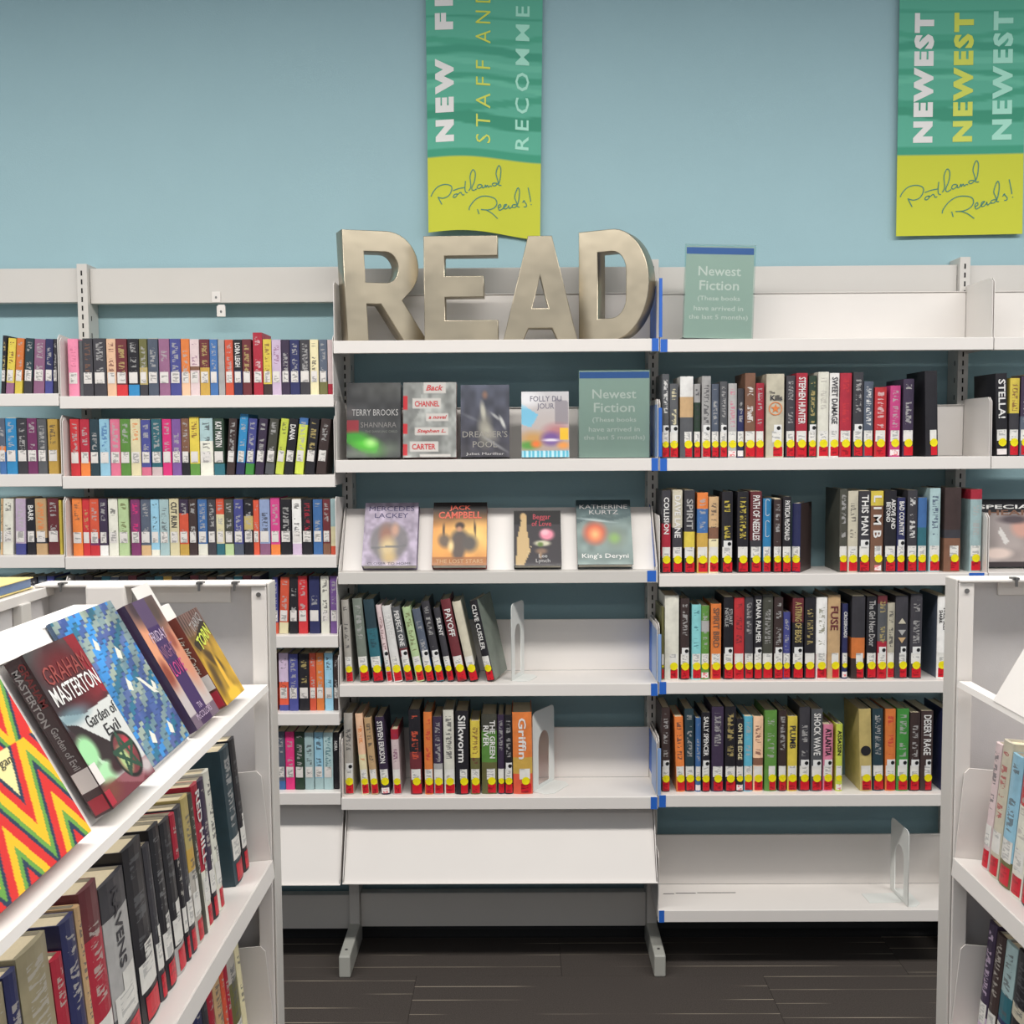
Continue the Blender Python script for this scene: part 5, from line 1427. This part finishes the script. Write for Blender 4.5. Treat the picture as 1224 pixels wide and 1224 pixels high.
for (x, y, r_) in ((.42, .22, .045), (.66, .32, .05), (.55, .52, .05), (.45, .86, .05), (.78, .88, .05), (.9, .6, .04)):
    A.poly([(x, y - r_), (x + r_ * .9, y - r_ * .1), (x + r_ * .3, y + r_ * .9), (x - r_ * .9, y + r_ * .5)], (224, 222, 208))
A.poly([(.70, .50), (.76, .52), (.92, .66), (.84, .64)], (224, 222, 208))
o = slope_book(1.338, 1.540, .234, .0055, A, (90, 116, 150), 'large book covered in an interlocking blue pattern on the near display')
# purple romance
A = Art(70, 110, (206, 150, 120)); A.grad((110, 90, 90), (190, 180, 176), .1, .8); A.blob(.15, .4, .25, .35, (216, 150, 116), .4); A.blob(.85, .45, .22, .3, (206, 140, 112), .4); A.blob(.1, .58, .12, .12, (140, 70, 56), .4); A.blob(.82, .36, .1, .08, (150, 84, 70), .4); A.blob(.15, .85, .3, .16, (186, 176, 176), .5); A.blob(.2, .05, .2, .12, (70, 56, 62), .6); A.blob(.8, .12, .2, .14, (84, 70, 66), .6)
A.mix((abs(A.X - .47) < .21) * 1.0, (66, 46, 92)); A.mix((abs(A.X - .47) < .21) * (A.Y < .22) * .5, (110, 96, 110)); A.mix((A.Y > .9) * .6, (66, 46, 72)); 
o = slope_book(1.548, 1.664, .217, .016, A, (70, 50, 80), 'purple banded romance paperback on the near display, right of the blue book')
W, H = .116, .217
text_obj('cover_title', 'FRIDAY', ink('lilac'), o, -.004, H * .71, -.0012, width=W * .55, height=H * .08)
text_obj('cover_title', 'NIGHT', ink('mauve'), o, -.002, H * .58, -.0012, width=W * .5, height=H * .10)
text_obj('cover_title', 'LOVE', ink('magenta'), o, .000, H * .44, -.0012, width=W * .45, height=H * .11)
text_obj('cover_title', 'TIA\nMcCOLLORS', ink('lilac'), o, -.002, H * .10, -.0012, width=W * .6, height=H * .11)
# yellow-brown thriller
A = Art(60, 90, (150, 110, 50)); A.grad((70, 50, 46), (186, 146, 50), .1, .5); A.mottle(8, .3, 2); A.mix(((np.sin(A.X * 60) > .1) & (A.Y < .24)) * .7, (150, 120, 110)); A.poly([(.1, .32), (.9, .12), (1, .20), (.2, .42)], (30, 26, 28), .8); A.blob(.5, .55, .3, .08, (60, 44, 30), .3, .8, .5); A.blob(.55, .75, .07, .25, (230, 180, 60), .3, 1, .1); A.blob(.55, .95, .35, .07, (236, 190, 60), .3); A.blob(.85, .6, .12, .3, (190, 150, 50), .5); A.blob(.22, .7, .1, .2, (90, 70, 40), .5)
o = slope_book(1.676, 1.785, .166, .026, A, (120, 60, 50), 'small yellow and brown paperback, farthest on the near display')
W, H = .109, .166
text_obj('cover_title', 'TARIQ', ink('lgrey'), o, .012, H * .86, -.0012, width=W * .6, height=H * .12, rot=14)
text_obj('cover_title', 'TORN', ink('lime'), o, .012, H * .70, -.0012, width=W * .7, height=H * .14, rot=14, bold=.02, shear=.2)
def on_sp2(x, z): return (-W / 2 - .0008, 0.013 - x, z)
text_obj('spine_title', 'Liz McCarty', ink('ivory'), o, 0, H * .60, 0, width=H * .42, height=.014, rot=-90, shear=.3, fn=on_sp2)
ob('spine_label', MB().box(-W / 2 - .0008, .001, .034, -W / 2 - .0001, .025, .060), M['white'], o)
ob('red_sticker', MB().box(-W / 2 - .0008, .002, .003, -W / 2 - .0001, .025, .030), ink('crimson'), o)
# blank card behind it
n = Vector((AS, 0, AL)).normalized(); upv = Vector((-AL, 0, AS)).normalized()
c = Vector((XF[-1] - 0.006 - FO, 1.682, 1.097)) + n * 0.0010 + upv * 0.172
R = Matrix(((0, -n.x, upv.x, c.x), (1, 0, 0, c.y), (0, -n.z, upv.z, c.z), (0, 0, 0, 1)))
o = ob('note_card', MB().box(-.036, 0, 0, .036, .0008, .072), M['white']); o.matrix_world = R
tag(o, 'blank white square card sticking up between the two small paperbacks', 'card')
# flat yellow book on the ledge
R = Matrix.Translation((-1.02, 1.62, 1.2782)) 
A = Art(30, 40, (232, 206, 120)); A.mottle(5, .05); A.mix((A.X < .06) * 1.0, (150, 176, 206))
b = empty('book', (-1.005, 1.676, 1.2785)); tag(b, 'yellow book in a plastic sleeve lying flat on the left ledge', 'book')
ob('cover', MB().box(-.12, -.23, 0, .112, .222, .002).box(-.12, -.23, .018, .112, .222, .020), mat('yellow_cover', (232, 208, 128), .4, coat=.3), b, .001)
ob('pages', MB().box(-.118, -.228, .0022, .108, .218, .0178), mat('blue_edge', (104, 128, 168), .4), b)
finish_labels()
